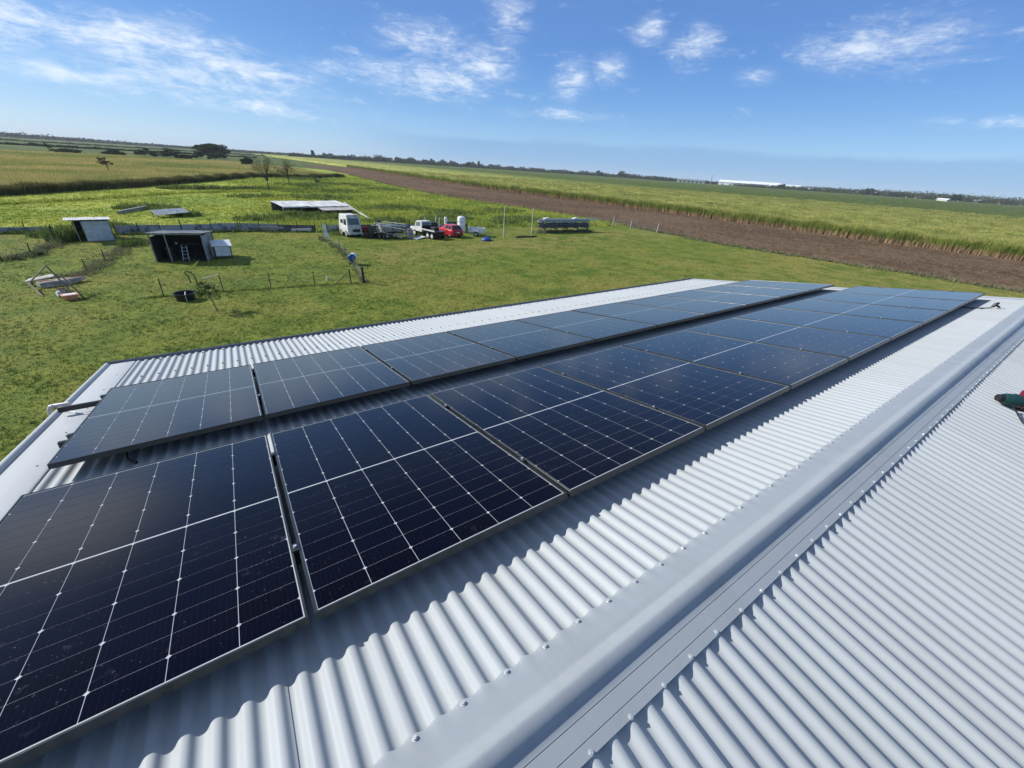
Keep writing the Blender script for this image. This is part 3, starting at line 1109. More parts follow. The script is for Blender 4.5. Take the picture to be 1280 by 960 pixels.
# same capping on the near slope and a plain capping at the far end
vs = [SP(-1, x, q, n) for q in np.linspace(0.15, 6.1, 3) for x, n in prof]
fs = [(i * k + j, (i + 1) * k + j, (i + 1) * k + j + 1, i * k + j + 1) for i in range(2) for j in range(k - 1)]
obj('barge_cap', loc_mb(MB().add(vs, fs)), 'barge_steel', bld)
for sg in (1, -1):
    mb = MB()
    e = [SP(sg, x, q, n) for q in (0.15, 6.25) for x, n in ((11.90, 0.004), (12.07, 0.006), (12.075, -0.16))]
    mb.add(e, [(0, 3, 4, 1), (1, 4, 5, 2)] if sg > 0 else [(0, 1, 4, 3), (1, 2, 5, 4)])
    obj('barge_cap', loc_mb(mb), 'barge_steel', bld)

# eave gutter
mb = MB()
gp = [(5.10, -0.02), (5.10, -0.13), (5.235, -0.13), (5.245, -0.005), (5.255, 0.004), (5.262, -0.002), (5.252, -0.136), (5.092, -0.136), (5.092, -0.02)]
ge = RP(0, 5.60, -0.137)
for i in range(len(gp)):
    gp[i] = (gp[i][0] - 5.10 + ge.y - 0.02, gp[i][1] + ge.z + 0.012)
n = len(gp)
vs = [Vector((x, y, z)) for x in (-0.375, 12.08) for y, z in gp]
fs = [(j, j + 1, n + j + 1, n + j) for j in range(n - 1)]
mb.add(vs, fs)
for x in (-0.375, 12.08):
    mb.slab([(x, gp[1][0], gp[1][1]), (x, gp[2][0], gp[2][1]), (x, gp[3][0], gp[3][1]), (x, gp[0][0], gp[0][1])], 0.003)
obj('gutter', loc_mb(mb), 'gutter_steel', bld)

# rows of fixing screws along the far slope
for s, step in ((4.66, 2), (5.50, 3)):
    mb = MB()
    x = CREST[1] - PITCHC * 18
    while x < 11.9:
        if x > -0.05:
            p = RP(x, s + random.uniform(-0.006, 0.006), -0.12)
            mb.tube([p, p + EN * 0.004], 0.010, 8)
            mb.tube([p + EN * 0.004, p + EN * 0.012], 0.0065, 6)
        x += PITCHC * step
    kind(obj('screw_row', loc_mb(mb), 'gal_dark', bld), 'stuff')

# ------------------------------------------------------------------ solar panels
PW, PL, PH, PP = 1.134, 1.722, 0.035, 1.154


def ringstrip(rings):
    n = 4
    vs = [v for r in rings for v in r]
    fs = []
    for i in range(len(rings) - 1):
        for k in range(n):
            fs.append((i * n + k, i * n + (k + 1) % n, (i + 1) * n + (k + 1) % n, (i + 1) * n + k))
    return MB().add(vs, fs)


def rect(inset, n):
    return [(inset, inset, n), (PW - inset, inset, n), (PW - inset, PL - inset, n), (inset, PL - inset, n)]


FRAME = ringstrip([rect(0.028, -PH), rect(0.0, -PH), rect(0.0, -0.0012), rect(0.0012, 0.0), rect(0.0085, 0.0), rect(0.0095, -0.003), rect(0.0095, -0.008)]).mesh('frame', False)
FRAME.materials.append(M['frame_black'])
BACK = MB().box((PW / 2, PL / 2, -0.006), (PW - 0.018, PL - 0.018, 0.004)).mesh('backsheet', False)
BACK.materials.append(M['backsheet'])
CWd, CLn, GX, GY, GM = 0.1825, 0.0915, 0.0024, 0.0018, 0.011


def cell_poly(flip):
    w, l, c = CWd / 2, CLn / 2, 0.0068
    p = [(-w, -l), (w, -l), (w, l - c), (w - c, l), (-w + c, l), (-w, l - c)]
    if flip:
        p = [(-x, -y) for x, y in p]
    return p


def cell_mesh(flip):
    p = cell_poly(flip)
    n = len(p)
    vs = [(x, y, 0.0006) for x, y in p] + [(x, y, 0.0) for x, y in p]
    fs = [tuple(range(n))] + [(k, n + k, n + (k + 1) % n, (k + 1) % n) for k in range(n)]
    me = MB().add(vs, fs).mesh('cell', False)
    me.materials.append(M['cell'])
    return me


CELL = [cell_mesh(False), cell_mesh(True)]


def cell_spots():
    mx = (PW - 6 * CWd - 5 * GX) / 2
    half = 9 * CLn + 8 * GY
    my = (PL - 2 * half - GM) / 2
    out = []
    for h in range(2):
        for j in range(9):
            y = my + h * (half + GM) + j * (CLn + GY) + CLn / 2
            for i in range(6):
                out.append((mx + i * (CWd + GX) + CWd / 2, y, j % 2))
    return out


SPOTS = cell_spots()
mb = MB()
for x, y, fl in SPOTS:
    p = cell_poly(fl)
    mb.add([(x + a, y + b, -0.0034) for a, b in p], [tuple(range(6))])
CELLS_ALL = mb.mesh('cells', False)
CELLS_ALL.materials.append(M['cell'])
ORD = ['1st', '2nd', '3rd', '4th', '5th', '6th', '7th', '8th', '9th', '10th']
ROW_S = {'A': 0.0, 'B': 2.111}
ROT = (-T, 0, 0)
for row, rn, near in (('A', 'ridge side', 5), ('B', 'gutter side', 4)):
    for i in range(10):
        t = thing('solar_panel', f'black framed solar panel, {ORD[i]} from the near end in the {rn} row', 'solar panel',
                  RP(i * PP + 0.01, ROW_S[row], 0), group='solar panels on the roof', rot=ROT)
        t.rotation_euler = (-T + random.uniform(-0.0012, 0.0012), random.uniform(-0.001, 0.001), random.uniform(-0.0006, 0.0006))
        link('frame', FRAME, None, t)
        link('backsheet', BACK, None, t)
        if i < near:
            for x, y, fl in SPOTS:
                link('cell', CELL[fl], None, t, (x, y, -0.0039))
        else:
            kind(link('cells', CELLS_ALL, None, t), 'stuff')

# mounting rails with clamps and feet
CLAMP = MB().box((0, 0, -0.016), (0.017, 0.055, 0.030)).box((0, 0, 0.0015), (0.030, 0.05, 0.003)).mesh('clamp', False)
CLAMP.materials.append(M['black_metal'])
BOLT = MB().tube([(0, 0, 0.003), (0, 0, 0.011)], 0.0068, 10).mesh('bolt')
BOLT.materials.append(M['bolt_steel'])
FOOT = MB().box((0, 0.035, -0.0975), (0.04, 0.006, 0.044)).box((0, 0.06, -0.1165), (0.04, 0.055, 0.006)).mesh('foot', False)
FOOT.materials.append(M['gal_grey'])
for row, rn, dss in (('A', 'ridge row', (0.40, 1.38)), ('B', 'gutter row', (0.51, 1.47))):
    for j, ds in enumerate(dss):
        s = ROW_S[row] + ds
        side = 'ridge' if j == 0 else 'gutter'
        t = thing('mounting_rail', f'black mounting rail under the {rn} of solar panels, on its {side} side', 'rail', RP(0, s, 0), group='mounting rails', rot=ROT)
        xa = -0.295 if (row, j) == ('B', 1) else -0.07
        xe = 11.60
        mb = MB().box(((xa + xe) / 2, 0, -PH - 0.021), (xe - xa, 0.038, 0.040))
        mb.box(((xa + xe) / 2, 0, -PH - 0.0005), (xe - xa, 0.016, 0.003))
        obj('bar', mb, 'black_metal', t, smooth=False)
        for i in range(0, 11):
            x = i * PP + (0.0 if 0 < i < 10 else (-0.002 if i == 0 else 0.002))
            c = link('clamp', CLAMP, None, t, (x, random.uniform(-0.01, 0.01), 0))
            link('bolt', BOLT, None, c)
        for x in np.arange(0.25, 11.6, 1.15):
            xx = CREST[1] + round((x - CREST[1]) / PITCHC) * PITCHC
            link('foot', FOOT, None, t, (xx, -0.02 if j else 0.0, 0))

# ------------------------------------------------------------------ loose bits on the roof
pts = [RP(0.345, 2.30, -0.045), RP(0.347, 2.20, -0.05), RP(0.352, 2.13, -0.085), RP(0.372, 2.095, -0.105)]
t = thing('panel_cable', 'short black cable with connector hanging from the gutter side panel row', 'cable', RP(0.36, 2.1, -0.12))
L0 = Vector(t.location)
obj('lead', MB().tube([p - L0 for p in pts], 0.006, 8), 'black_plastic', t)
obj('connector', MB().tube([pts[-1] - L0, RP(0.40, 2.07, -0.11) - L0], [0.010, 0.012], 8), 'black_plastic', t)

t = thing('panel_cable', 'black cable with plug lying on the white roof at the far end', 'cable', RP(10.62, -0.25, -0.12))
L0 = Vector(t.location)
pts = [RP(10.36, 0.12, -0.07), RP(10.40, 0.03, -0.105), RP(10.47, -0.08, -0.112), RP(10.56, -0.20, -0.11), RP(10.60, -0.235, -0.09)]
obj('lead', MB().tube([p - L0 for p in pts], 0.008, 8), 'black_plastic', t)
obj('connector', MB().tube([RP(10.60, -0.235, -0.09) - L0, RP(10.62, -0.255, -0.055) - L0, RP(10.66, -0.275, -0.04) - L0], [0.020, 0.024, 0.016], 8), 'black_plastic', t)
obj('plug', MB().tube([RP(10.62, -0.25, -0.06) - L0, RP(10.66, -0.30, -0.10) - L0], 0.013, 8), 'black_plastic', t)

t = thing('conduit', 'pale grey conduit bending over the roof edge beside the protruding rail', 'conduit', RP(-0.42, 3.8, -0.6))
L0 = Vector(t.location)
pts = [RP(-0.425, 3.83, -0.62), RP(-0.425, 3.82, -0.20), RP(-0.422, 3.815, -0.105), RP(-0.405, 3.81, -0.075), RP(-0.375, 3.80, -0.064), RP(-0.27, 3.77, -0.060)]
obj('pipe', MB().tube([p - L0 for p in pts], 0.017, 12), 'pvc_pale', t)
obj('collar', MB().tube([pts[3] - L0, pts[4] - L0], 0.0205, 12), 'pvc_pale', t)
pts = [RP(-0.33, 3.74, -0.108), RP(-0.25, 3.66, -0.106), RP(-0.19, 3.56, -0.106), RP(-0.12, 3.50, -0.108), RP(-0.03, 3.46, -0.10)]
obj('lead', MB().tube([p - L0 for p in pts], 0.0045, 6), 'pvc_pale', t)

# cordless tool lying on the near slope
def on_near(x, y, h):
    return Vector((x, y, ZA - (YR - y) * math.tan(T) + h))


t = thing('power_tool', 'dark green power tool with black cord loop lying on the near roof slope', 'tool', on_near(6.05, -1.08, 0))
L0 = Vector(t.location)
a, b = on_near(6.055, -0.962, 0.050) - L0, on_near(6.140, -1.048, 0.054) - L0
obj('body', MB().tube([a, a.lerp(b, 0.12), a.lerp(b, 0.5), a.lerp(b, 1.0)], [0.036, 0.044, 0.052, 0.054], 16), 'tool_green', t)
c = on_near(6.158, -1.066, 0.056) - L0
obj('collar', MB().tube([b, c], 0.062, 16), 'tool_red', t)
d = on_near(6.27, -1.20, 0.062) - L0
obj('head', MB().tube([c, c.lerp(d, 0.15), c.lerp(d, 0.6), d], [0.062, 0.078, 0.080, 0.05], 14), 'black_plastic', t)
obj('trigger_housing', MB().box(on_near(6.17, -1.075, 0.12) - L0, (0.07, 0.07, 0.05), -0.85), 'tool_red', t)
obj('grip', MB().box(on_near(6.22, -1.15, 0.125) - L0, (0.07, 0.15, 0.06), -0.8), 'black_plastic', t)
obj('end_cap', MB().tube([a + (a - b).normalized() * 0.03, a], [0.028, 0.034], 14), 'black_plastic', t)
loop = []
for k in range(15):
    u = k / 14
    ang = -0.4 + u * 4.6
    loop.append(on_near(6.10 + 0.085 * math.cos(ang) - 0.02 * u, -1.03 - 0.075 * math.sin(ang) * 0.9 - 0.06 * u, 0.105 - 0.085 * abs(u - 0.25)) - L0)
loop += [on_near(5.86, -1.13, 0.008) - L0, on_near(5.80, -1.28, 0.008) - L0, on_near(5.86, -1.5, 0.008) - L0]
obj('cord', MB().tube(loop, 0.0055, 6), 'black_plastic', t)

# ------------------------------------------------------------------ sheds and fences in the yard
def yaw_of(a, b):
    return math.atan2(b[1] - a[1], b[0] - a[0])


def corr_wall(name, parent, o, ux, uy, lx, ly, mat, pitch=0.15, amp=0.012):
    return obj(name, MB().corr(o, ux, uy, lx, ly, pitch, amp, 6), mat, parent, ang=80)


# big open-fronted shed: local +x along the front, +y towards the back
a, b = (-3.44, 41.26), (-0.09, 40.50)
t = thing('open_shed', 'open fronted tin shed with dark inside and weathered skillion roof', 'shed', (*a, 0), yaw_of(a, b))
w, dpt, hf, hb = 3.43, 3.2, 2.15, 1.85
corr_wall('wall', t, (0.03, 0.05, 0), (0, 1, 0), (0, 0, 1), dpt - 0.1, hb, 'gal_grey')
corr_wall('wall', t, (w - 0.03, dpt, 0), (0, -1, 0), (0, 0, 1), dpt - 0.05, hb + 0.1, 'gal_grey')
corr_wall('wall', t, (w, dpt - 0.02, 0), (-1, 0, 0), (0, 0, 1), w, hb, 'inside_dark')  # back wall coloured near-black to deepen the shade inside
obj('shade_lining', MB().box((w - 0.055, dpt / 2 + .05, hb / 2), (0.02, dpt - 0.14, hb)), 'inside_dark', t)  # added dark boards: the shade inside the shed put into colour
obj('shade_lining', MB().box((0.06, dpt / 2 + .05, hb / 2), (0.02, dpt - 0.14, hb)), 'inside_dark', t)
obj('shade_lining', MB().box((w / 2, dpt - .06, hb / 2), (w - .14, .02, hb)), 'inside_dark', t)
obj('shade_floor', MB().box((w / 2, dpt / 2 + .05, .015), (w - .14, dpt - .14, .03)), 'inside_dark', t)  # floor in the same near-black, shade put into its colour
nroof = 5
for k in range(nroof):
    x0 = -0.12 + k * (w + 0.24) / nroof
    corr_wall('roof_sheet', t, (x0, -0.15 + random.uniform(-.07, .05), hf + 0.04 + random.uniform(0, .03)), (1, 0, random.uniform(-.02, .02)), (random.uniform(-.05, .05), dpt + 0.3, hb - hf), (w + 0.24) / nroof + 0.03, dpt + 0.3, 'weathered_roof', 0.1)
for x in (0.03, 1.02, w - 0.03):
    obj('post', MB().beam((x, 0.02, 0), (x, 0.02, hf), 0.07, 0.07), 'grey_wood', t)
for x in (0.03, w - 0.03):
    obj('post', MB().beam((x, dpt - 0.1, 0), (x, dpt - 0.1, hb), 0.07, 0.07), 'old_wood', t)
obj('beam', MB().beam((0, 0.0, hf - 0.04), (w, 0.0, hf - 0.04), 0.06, 0.10), 'grey_wood', t)
obj('shelf', MB().box((2.1, dpt - 0.5, 0.95), (1.9, 0.5, 0.04)), 'old_wood', t)

t = thing('ladder', 'short pale step ladder leaning inside the open shed', 'ladder', (-1.55, 41.25, 0), yaw_of(a, b))
for x in (-0.2, 0.2):
    obj('stile', MB().beam((x, 0, 0), (x * 0.8, 0.45, 1.15), 0.045, 0.06), 'gal_pale', t)
for k in range(4):
    u = 0.18 + k * 0.22
    obj('rung', MB().beam((-0.2, 0.45 * u, 1.15 * u), (0.2, 0.45 * u, 1.15 * u), 0.05, 0.03), 'gal_pale', t)
t = thing('float_ball', 'small white ball on the shelf in the open shed', 'ball', (-2.0, 43.15, 0.985))
obj('ball', MB().tube([(0, 0, 0), (0, 0, 0.03), (0, 0, 0.09), (0, 0, 0.15), (0, 0, 0.18)], [0.03, 0.07, 0.095, 0.07, 0.02], 12), 'white_plastic', t, ang=60)
obj('neck', MB().tube([(0, 0, 0.17), (0, 0, 0.21)], 0.02, 8), 'gal_dark', t)
t = thing('drum_bin', 'dark drum standing inside the open shed', 'drum', (-2.5, 42.2, 0))
obj('shell', MB().tube([(0, 0, 0), (0, 0, 0.3), (0, 0, 0.31), (0, 0, 0.6), (0, 0, 0.61), (0, 0, 0.88)], [0.29, 0.29, 0.305, 0.305, 0.29, 0.29], 16), 'dark_iron', t)
obj('rim', MB().tube([(0, 0, 0.87), (0, 0, 0.90)], 0.305, 16), 'gal_dark', t)

# small white coop beside it
t = thing('coop', 'low white coop with sloping pale lid beside the open shed', 'coop', (0.42, 41.2, 0), 0.06)
for x in (0.05, 1.2):
    for y in (0.05, 0.85):
        obj('leg', MB().beam((x, y, 0), (x, y, 0.9), 0.06, 0.06), 'inside_dark', t)
obj('body', MB().box((0.625, 0.47, 0.62), (1.20, 0.84, 0.84)), 'gal_dark', t)
obj('front_panel', MB().box((0.64, 0.035, 0.62), (1.05, 0.02, 0.74)), 'white_paint', t)
obj('lid', MB().slab([(-0.06, -0.14, 1.04), (1.34, -0.14, 1.04), (1.34, 0.98, 1.36), (-0.06, 0.98, 1.36)], 0.03), 'white_paint', t)
obj('latch', MB().box((1.30, 0.5, 0.85), (0.06, 0.12, 0.16)), 'white_plastic', t)

# small skillion shed further left
a, b = (-9.36, 51.91), (-7.05, 52.30)
t = thing('tin_shed', 'small pale blue tin shed with bright flat roof and open left bay', 'shed', (*a, 0), yaw_of(a, b))
w, dpt, hf, hb = 2.35, 2.6, 1.86, 1.66
for k in range(6):
    z = 0.05 + k * 0.28
    obj('front_board', MB().box((1.42, 0.02 + 0.006 * (k % 2), z + 0.14), (1.78, 0.02, 0.285)), 'gal_pale', t)
corr_wall('wall', t, (w, 0.03, 0), (0, 1, 0), (0, 0, 1), dpt, hb, 'gal_pale')
corr_wall('wall', t, (w, dpt, 0), (-1, 0, 0), (0, 0, 1), w, hb, 'gal_dark')
corr_wall('wall', t, (0.0, dpt, 0), (0, -1, 0), (0, 0, 1), dpt * 0.75, hb, 'gal_dark')
for x in (0.03, 0.5):
    obj('post', MB().beam((x, 0.05, 0), (x, 0.05, hf), 0.06, 0.06), 'grey_wood', t)
for k in range(3):
    x0 = -0.55 + k * 1.02
    corr_wall('roof_sheet', t, (x0, -0.25 + random.uniform(-.06, .06), hf + 0.03 + random.uniform(0, .03)), (1, 0, random.uniform(-.02, .02)), (random.uniform(-.04, .04), dpt + 0.4, hb - hf + 0.06), 1.05, dpt + 0.5, 'pale_roof', 0.1)
obj('fascia', MB().box((w / 2 - 0.05, -0.10, hf - 0.03), (w + 0.3, 0.04, 0.08)), 'gal_dark', t)

# low iron fences of upright posts and sheets on edge
def iron_fence(name, label, pts, h, mat, postmat='picket_black'):
    t = thing(name, label, 'fence', (*pts[0], 0))
    o0 = Vector((*pts[0], 0))
    for a, b in zip(pts[:-1], pts[1:]):
        a, b = Vector((*a, 0)) - o0, Vector((*b, 0)) - o0
        L = (b - a).length
        n = max(1, round(L / 2.1))
        d = (b - a) / n
        for k in range(n):
            p = a + d * k + Vector((0, random.uniform(-0.05, 0.05), random.uniform(-0.04, 0.02)))
            hh = h * random.uniform(0.86, 1.05)
            tilt = Vector((0, random.uniform(-0.08, 0.08), 1))
            m = mat if random.random() < 0.75 else ('fence_sheet_dark' if mat == 'fence_sheet' else 'fence_sheet')
            obj('sheet', MB().corr(p, tilt, d, hh, d.length * 1.02, 0.12, 0.012, 6), m, t, ang=80)
        for k in range(n + 1):
            p = a + d * k
            obj('post', MB().beam(p + Vector((0, -0.08, 0)), p + Vector((random.uniform(-.05, .05), -0.08, h + random.uniform(0.1, 0.5))), 0.06, 0.06), postmat, t)


iron_fence('iron_fence', 'low grey iron sheet fence on the far left, behind the paddock', [(-24, 57.8), (-15.75, 58.2), (-12.25, 58.1)], 0.62, 'fence_sheet')
iron_fence('iron_fence', 'low grey iron sheet fence running behind the two tin sheds', [(-7.4, 56.2), (-2.1, 56.4), (3.1, 56.5)], 0.88, 'fence_sheet')
iron_fence('iron_fence', 'dark low iron fence between the sheds and the white cab', [(3.2, 56.5), (7.0, 55.7), (10.8, 54.7)], 0.85, 'fence_sheet_dark')
iron_fence('iron_fence', 'blue grey low iron fence behind the parked vehicles', [(12.0, 54.5), (18, 54.6), (24.5, 54.0), (31, 53.9)], 0.8, 'fence_sheet')
t = tag(obj('board', MB().beam((5.0, 55.35, 0.55), (7.4, 54.95, 0.45), 0.08, 0.22), 'grey_wood'), 'grey board leaning along the dark iron fence', 'board')
t = tag(obj('board', MB().beam((8.2, 54.75, 0.25), (10.3, 54.45, 0.3), 0.06, 0.3), 'pale_wood'), 'paler board low against the right end of the dark fence', 'board')

# low tilted roof panel and a low concrete beam in the paddock
t = thing('low_shelter', 'low tilted grey sheet roof on short posts in the paddock', 'shelter', (-4.8, 68.5, 0), yaw_of((-4.8, 68.5), (-1.5, 69.9)))
for k in range(3):
    obj('roof_sheet', MB().slab([(k * 1.2, -0.1, 0.34 + 0.08 * k), (k * 1.2 + 1.19, -0.1, 0.34 + 0.08 * (k + 1)), (k * 1.2 + 1.19, 1.9, 0.75 + 0.05 * (k + 1)), (k * 1.2, 1.9, 0.75 + 0.05 * k)], 0.03), 'gal_grey', t)
for x, y, h in ((0.1, 0.1, 0.34), (3.4, 0.1, 0.55), (0.1, 1.7, 0.7), (3.4, 1.7, 0.85)):
    obj('post', MB().beam((x, y, 0), (x, y, h), 0.08, 0.08), 'old_wood', t)
t = thing('garden_wall', 'low grey block wall running through the bright paddock', 'wall', (-8.9, 72.8, 0), yaw_of((-8.9, 72.8), (-6.6, 79.4)))
for k in range(7):
    obj('block', MB().box((0.5 + k * 1.0, random.uniform(-0.03, 0.03), 0.21), (0.985, 0.3, 0.42 + random.uniform(-0.04, 0.02))), 'grey_wood', t, smooth=False)

# long low shelter with rusted lean-to
t = thing('long_shelter', 'long low open shelter with pale rusted iron roof in the weeds', 'shelter', (9.9, 69.6, 0), yaw_of((8.6, 69.4), (18.6, 71.3)))
for k in range(8):
    x0 = k * 1.3
    obj('roof_sheet', MB().corr((x0, 1.5 + random.uniform(-.12, .12), 1.16 + random.uniform(-.03, .04)), (1, 0, random.uniform(-.03, .03)), (0, 5.6, 0.30), 1.32, 5.6, 0.15, 0.012, 6), 'pale_roof', t, ang=80)
for k in range(4):
    x0 = 5.0 + k * 1.35
    obj('lean_to_sheet', MB().corr((x0, -0.4, 0.78 + random.uniform(-.02, .02)), (1, 0, 0), (0, 2.0, 0.28), 1.37, 2.0, 0.15, 0.012, 6), 'rust_roof', t, ang=80)
for k in range(5):
    obj('post', MB().beam((0.1 + k * 2.55, 1.6, 0), (0.1 + k * 2.55, 1.6, 1.12), 0.09, 0.09), 'grey_wood', t)
    obj('post', MB().beam((0.1 + k * 2.55, 6.6, 0), (0.1 + k * 2.55, 6.6, 1.38), 0.09, 0.09), 'old_wood', t)
for x in (5.2, 7.8, 10.2):
    obj('post', MB().beam((x, -0.3, 0), (x, -0.3, 0.77), 0.08, 0.08), 'grey_wood', t)
obj('fascia', MB().box((5.2, 1.46, 1.06), (10.5, 0.04, 0.12)), 'gal_pale', t)
corr_wall('back_wall', t, (10.4, 6.9, 0), (-1, 0, 0), (0, 0, 1), 10.3, 1.36, 'gal_dark')
obj('side_sheet', MB().corr((10.5, 1.2, 0), (0, 1, 0), (0, 0, 1), 2.2, 0.9, 0.15, 0.012, 6), 'gal_dark', t, ang=80)
for p, q, lb in (((18.9, 73.0, 1.7), (20.4, 68.5, 0.25), 'pale plank propped against the right end of the long shelter'),
                 ((19.4, 66.5, 0.9), (20.2, 63.4, 0.15), 'short pale plank lying in weeds behind the white cab')):
    tag(obj('plank', MB().beam(p, q, 0.28, 0.06), 'pale_wood'), lb, 'plank')
tag(obj('white_board', MB().slab([(10.95, 50.4, 0.0), (11.3, 50.15, 0.0), (11.12, 50.45, 1.45), (10.85, 50.62, 1.45)], 0.03), 'white_paint'), 'narrow white board leaning beside the white cab', 'board')

# ------------------------------------------------------------------ vehicles and machinery
def wheel(parent, x, y, r, wd, rimmat='rim'):
    w_ = obj('wheel', MB().tube([(-wd / 2, 0, 0), (-wd / 2, 0, 0), (-wd * 0.3, 0, 0), (wd * 0.3, 0, 0), (wd / 2, 0, 0)], [r * 0.62, r * 0.9, r, r, r * 0.9], 20), 'tyre', parent, (x, y, r))
    sg = 1 if x > 0 else -1
    obj('rim', MB().tube([(sg * wd * 0.42, 0, 0), (sg * wd * 0.53, 0, 0)], r * 0.6, 14), rimmat, w_)
    return w_


def window(parent, name, c, u0, u1, v0, v1, mat, off=0.006):
    c = [Vector(p) for p in c]
    def bl(u, v):
        return (c[0] * (1 - u) + c[1] * u) * (1 - v) + (c[3] * (1 - u) + c[2] * u) * v
    q = [bl(u0, v0), bl(u1, v0), bl(u1, v1), bl(u0, v1)]
    nrm = (q[1] - q[0]).cross(q[3] - q[0]).normalized()
    return obj(name, MB().slab([p - nrm * 0.01 for p in q], 0.01 + off), mat, parent, smooth=False)


def cabin(bw, yb0, yb1, z0, tw, yt0, yt1, z1):
    """eight corners of a tapered cabin: returns dict of outward quads"""
    B = [(-bw, yb0, z0), (bw, yb0, z0), (bw, yb1, z0), (-bw, yb1, z0)]
    Tt = [(-tw, yt0, z1), (tw, yt0, z1), (tw, yt1, z1), (-tw, yt1, z1)]
    return B, Tt, {'rear': (B[0], B[1], Tt[1], Tt[0]), 'right': (B[1], B[2], Tt[2], Tt[1]), 'front': (B[2], B[3], Tt[3], Tt[2]), 'left': (B[3], B[0], Tt[0], Tt[3])}


def round_rect(cx, hw, z0, z1, y, r=0.08):
    p = []
    for sx, sz, a0 in ((1, -1, -90), (1, 1, 0), (-1, 1, 90), (-1, -1, 180)):
        for k in range(4):
            a = R_(a0 + 30 * k)
            p.append((cx + sx * (hw - r) + r * math.cos(a), y, (z1 - r if sz > 0 else z0 + r) + r * math.sin(a)))
    return p


# red hatchback, tail towards the building
t = thing('hatchback_car', 'red hatchback parked with its tail facing the building', 'car', (25.6, 48.6, 0), R_(9))
mb = MB()
secs = [(-1.83, .72, .38, .80, .12), (-1.75, .80, .26, .92, .14), (-1.2, .83, .22, .96, .12), (0, .84, .20, .95, .10), (1.0, .83, .22, .92, .12), (1.55, .80, .24, .80, .16), (1.86, .68, .34, .62, .12)]
mb.loft([round_rect(0, hw, z0, z1, y, r) for y, hw, z0, z1, r in secs][::-1])
body = obj('body', mb, 'red_paint', t, ang=50)
B, Tt, Q = cabin(.78, -1.72, .85, .90, .60, -1.28, .10, 1.44)
mb = MB().add(B + Tt, [(4, 5, 6, 7), (0, 1, 5, 4), (1, 2, 6, 5), (2, 3, 7, 6), (3, 0, 4, 7)])
obj('cabin', mb, 'red_paint', t, smooth=False)
window(t, 'rear_window', Q['rear'], .08, .92, .14, .86, 'glass_dark')
window(t, 'windscreen', Q['front'], .06, .94, .10, .92, 'glass_dark')
for sd in ('left', 'right'):
    window(t, 'side_window', Q[sd], .30, .58, .14, .86, 'glass_dark')
    window(t, 'side_window', Q[sd], .62, .90, .14, .86, 'glass_dark')
for x in (-.72, .72):
    wheel(t, x, -1.12, .30, .2)
    wheel(t, x, 1.15, .30, .2)
    obj('tail_light', MB().box((x * 0.93, -1.80, .74), (.18, .06, .2)), 'lamp_red', t)
obj('bumper', MB().box((0, -1.82, .42), (1.5, .12, .2)), 'dark_red', t)
obj('number_plate', MB().box((0, -1.86, .66), (.42, .03, .12)), 'white_plastic', t)

# utility with a white cab and black tray, tail towards the building
t = thing('utility_truck', 'old utility with white cab and black flat tray', 'truck', (22.55, 48.5, 0), R_(14))
obj('chassis', MB().box((0, -.3, .52), (1.0, 4.2, .18)), 'dark_iron', t)
B, Tt, Q = cabin(.80, .10, 1.75, .62, .70, .25, 1.35, 1.78)
obj('cab', MB().add(B + Tt, [(4, 5, 6, 7), (0, 1, 5, 4), (1, 2, 6, 5), (2, 3, 7, 6), (3, 0, 4, 7), (3, 2, 1, 0)]), 'old_white', t, smooth=False)
window(t, 'rear_window', Q['rear'], .10, .90, .50, .90, 'glass_pale')
window(t, 'windscreen', Q['front'], .08, .92, .50, .92, 'glass_pale')
for sd in ('left', 'right'):
    window(t, 'side_window', Q[sd], .12, .80, .50, .90, 'glass_pale')
obj('bonnet', MB().loft([round_rect(0, .78, .5, 1.08, 1.7, .08), round_rect(0, .76, .5, .98, 2.5, .1)][::-1]), 'old_white', t)
obj('tray', MB().box((0, -1.2, .86), (1.76, 2.5, .10)), 'black_metal', t)
obj('side_rail', MB().box((-.86, -1.2, .98), (.04, 2.4, .16)), 'old_white', t)
obj('headboard', MB().box((0, 0.02, 1.12), (1.6, .05, .45)), 'black_metal', t)
obj('load_box', MB().box((.35, -.9, 1.06), (.7, .9, .32)), 'dark_iron', t)
for x in (-.76, .76):
    wheel(t, x, -1.9, .36, .22, 'old_white')
    wheel(t, x, -1.08, .36, .22, 'old_white')
    wheel(t, x, 1.55, .36, .22, 'old_white')
    obj('tail_light', MB().box((x * .9, -2.47, .76), (.2, .05, .12)), 'lamp_red', t)

# white cab-over cab facing the building
t = thing('truck_cab', 'boxy white truck cab with square windscreen facing the building', 'truck', (13.95, 50.9, 0), R_(191))
mb = MB()
mb.loft([round_rect(0, .84, .42, 1.30, y, .1) for y in (-1.1, 1.08)][::-1])
obj('lower_body', mb, 'old_white', t, ang=50)
B, Tt, Q = cabin(.83, -1.1, 1.06, 1.24, .74, -1.0, .84, 2.22)
obj('upper_body', MB().add(B + Tt, [(4, 5, 6, 7), (0, 1, 5, 4), (1, 2, 6, 5), (2, 3, 7, 6), (3, 0, 4, 7)]), 'old_white', t, smooth=False)
window(t, 'windscreen', Q['front'], .10, .90, .10, .80, 'glass_pale')
for sd, us in (('left', (.10, .42)), ('right', (.58, .90))):
    window(t, 'side_window', Q[sd], us[0], us[1], .08, .72, 'glass_dark')
    window(t, 'side_window', Q[sd], us[0] + (.40 if us[0] < .3 else -.40), us[1] + (.40 if us[0] < .3 else -.40), .2, .6, 'glass_dark')
obj('roof_cap', MB().loft([round_rect(0, .72, 2.18, 2.38, y, .08) for y in (-.98, .72)][::-1]), 'old_white', t)
obj('bumper', MB().box((0, 1.12, .44), (1.6, .14, .22)), 'old_white', t)
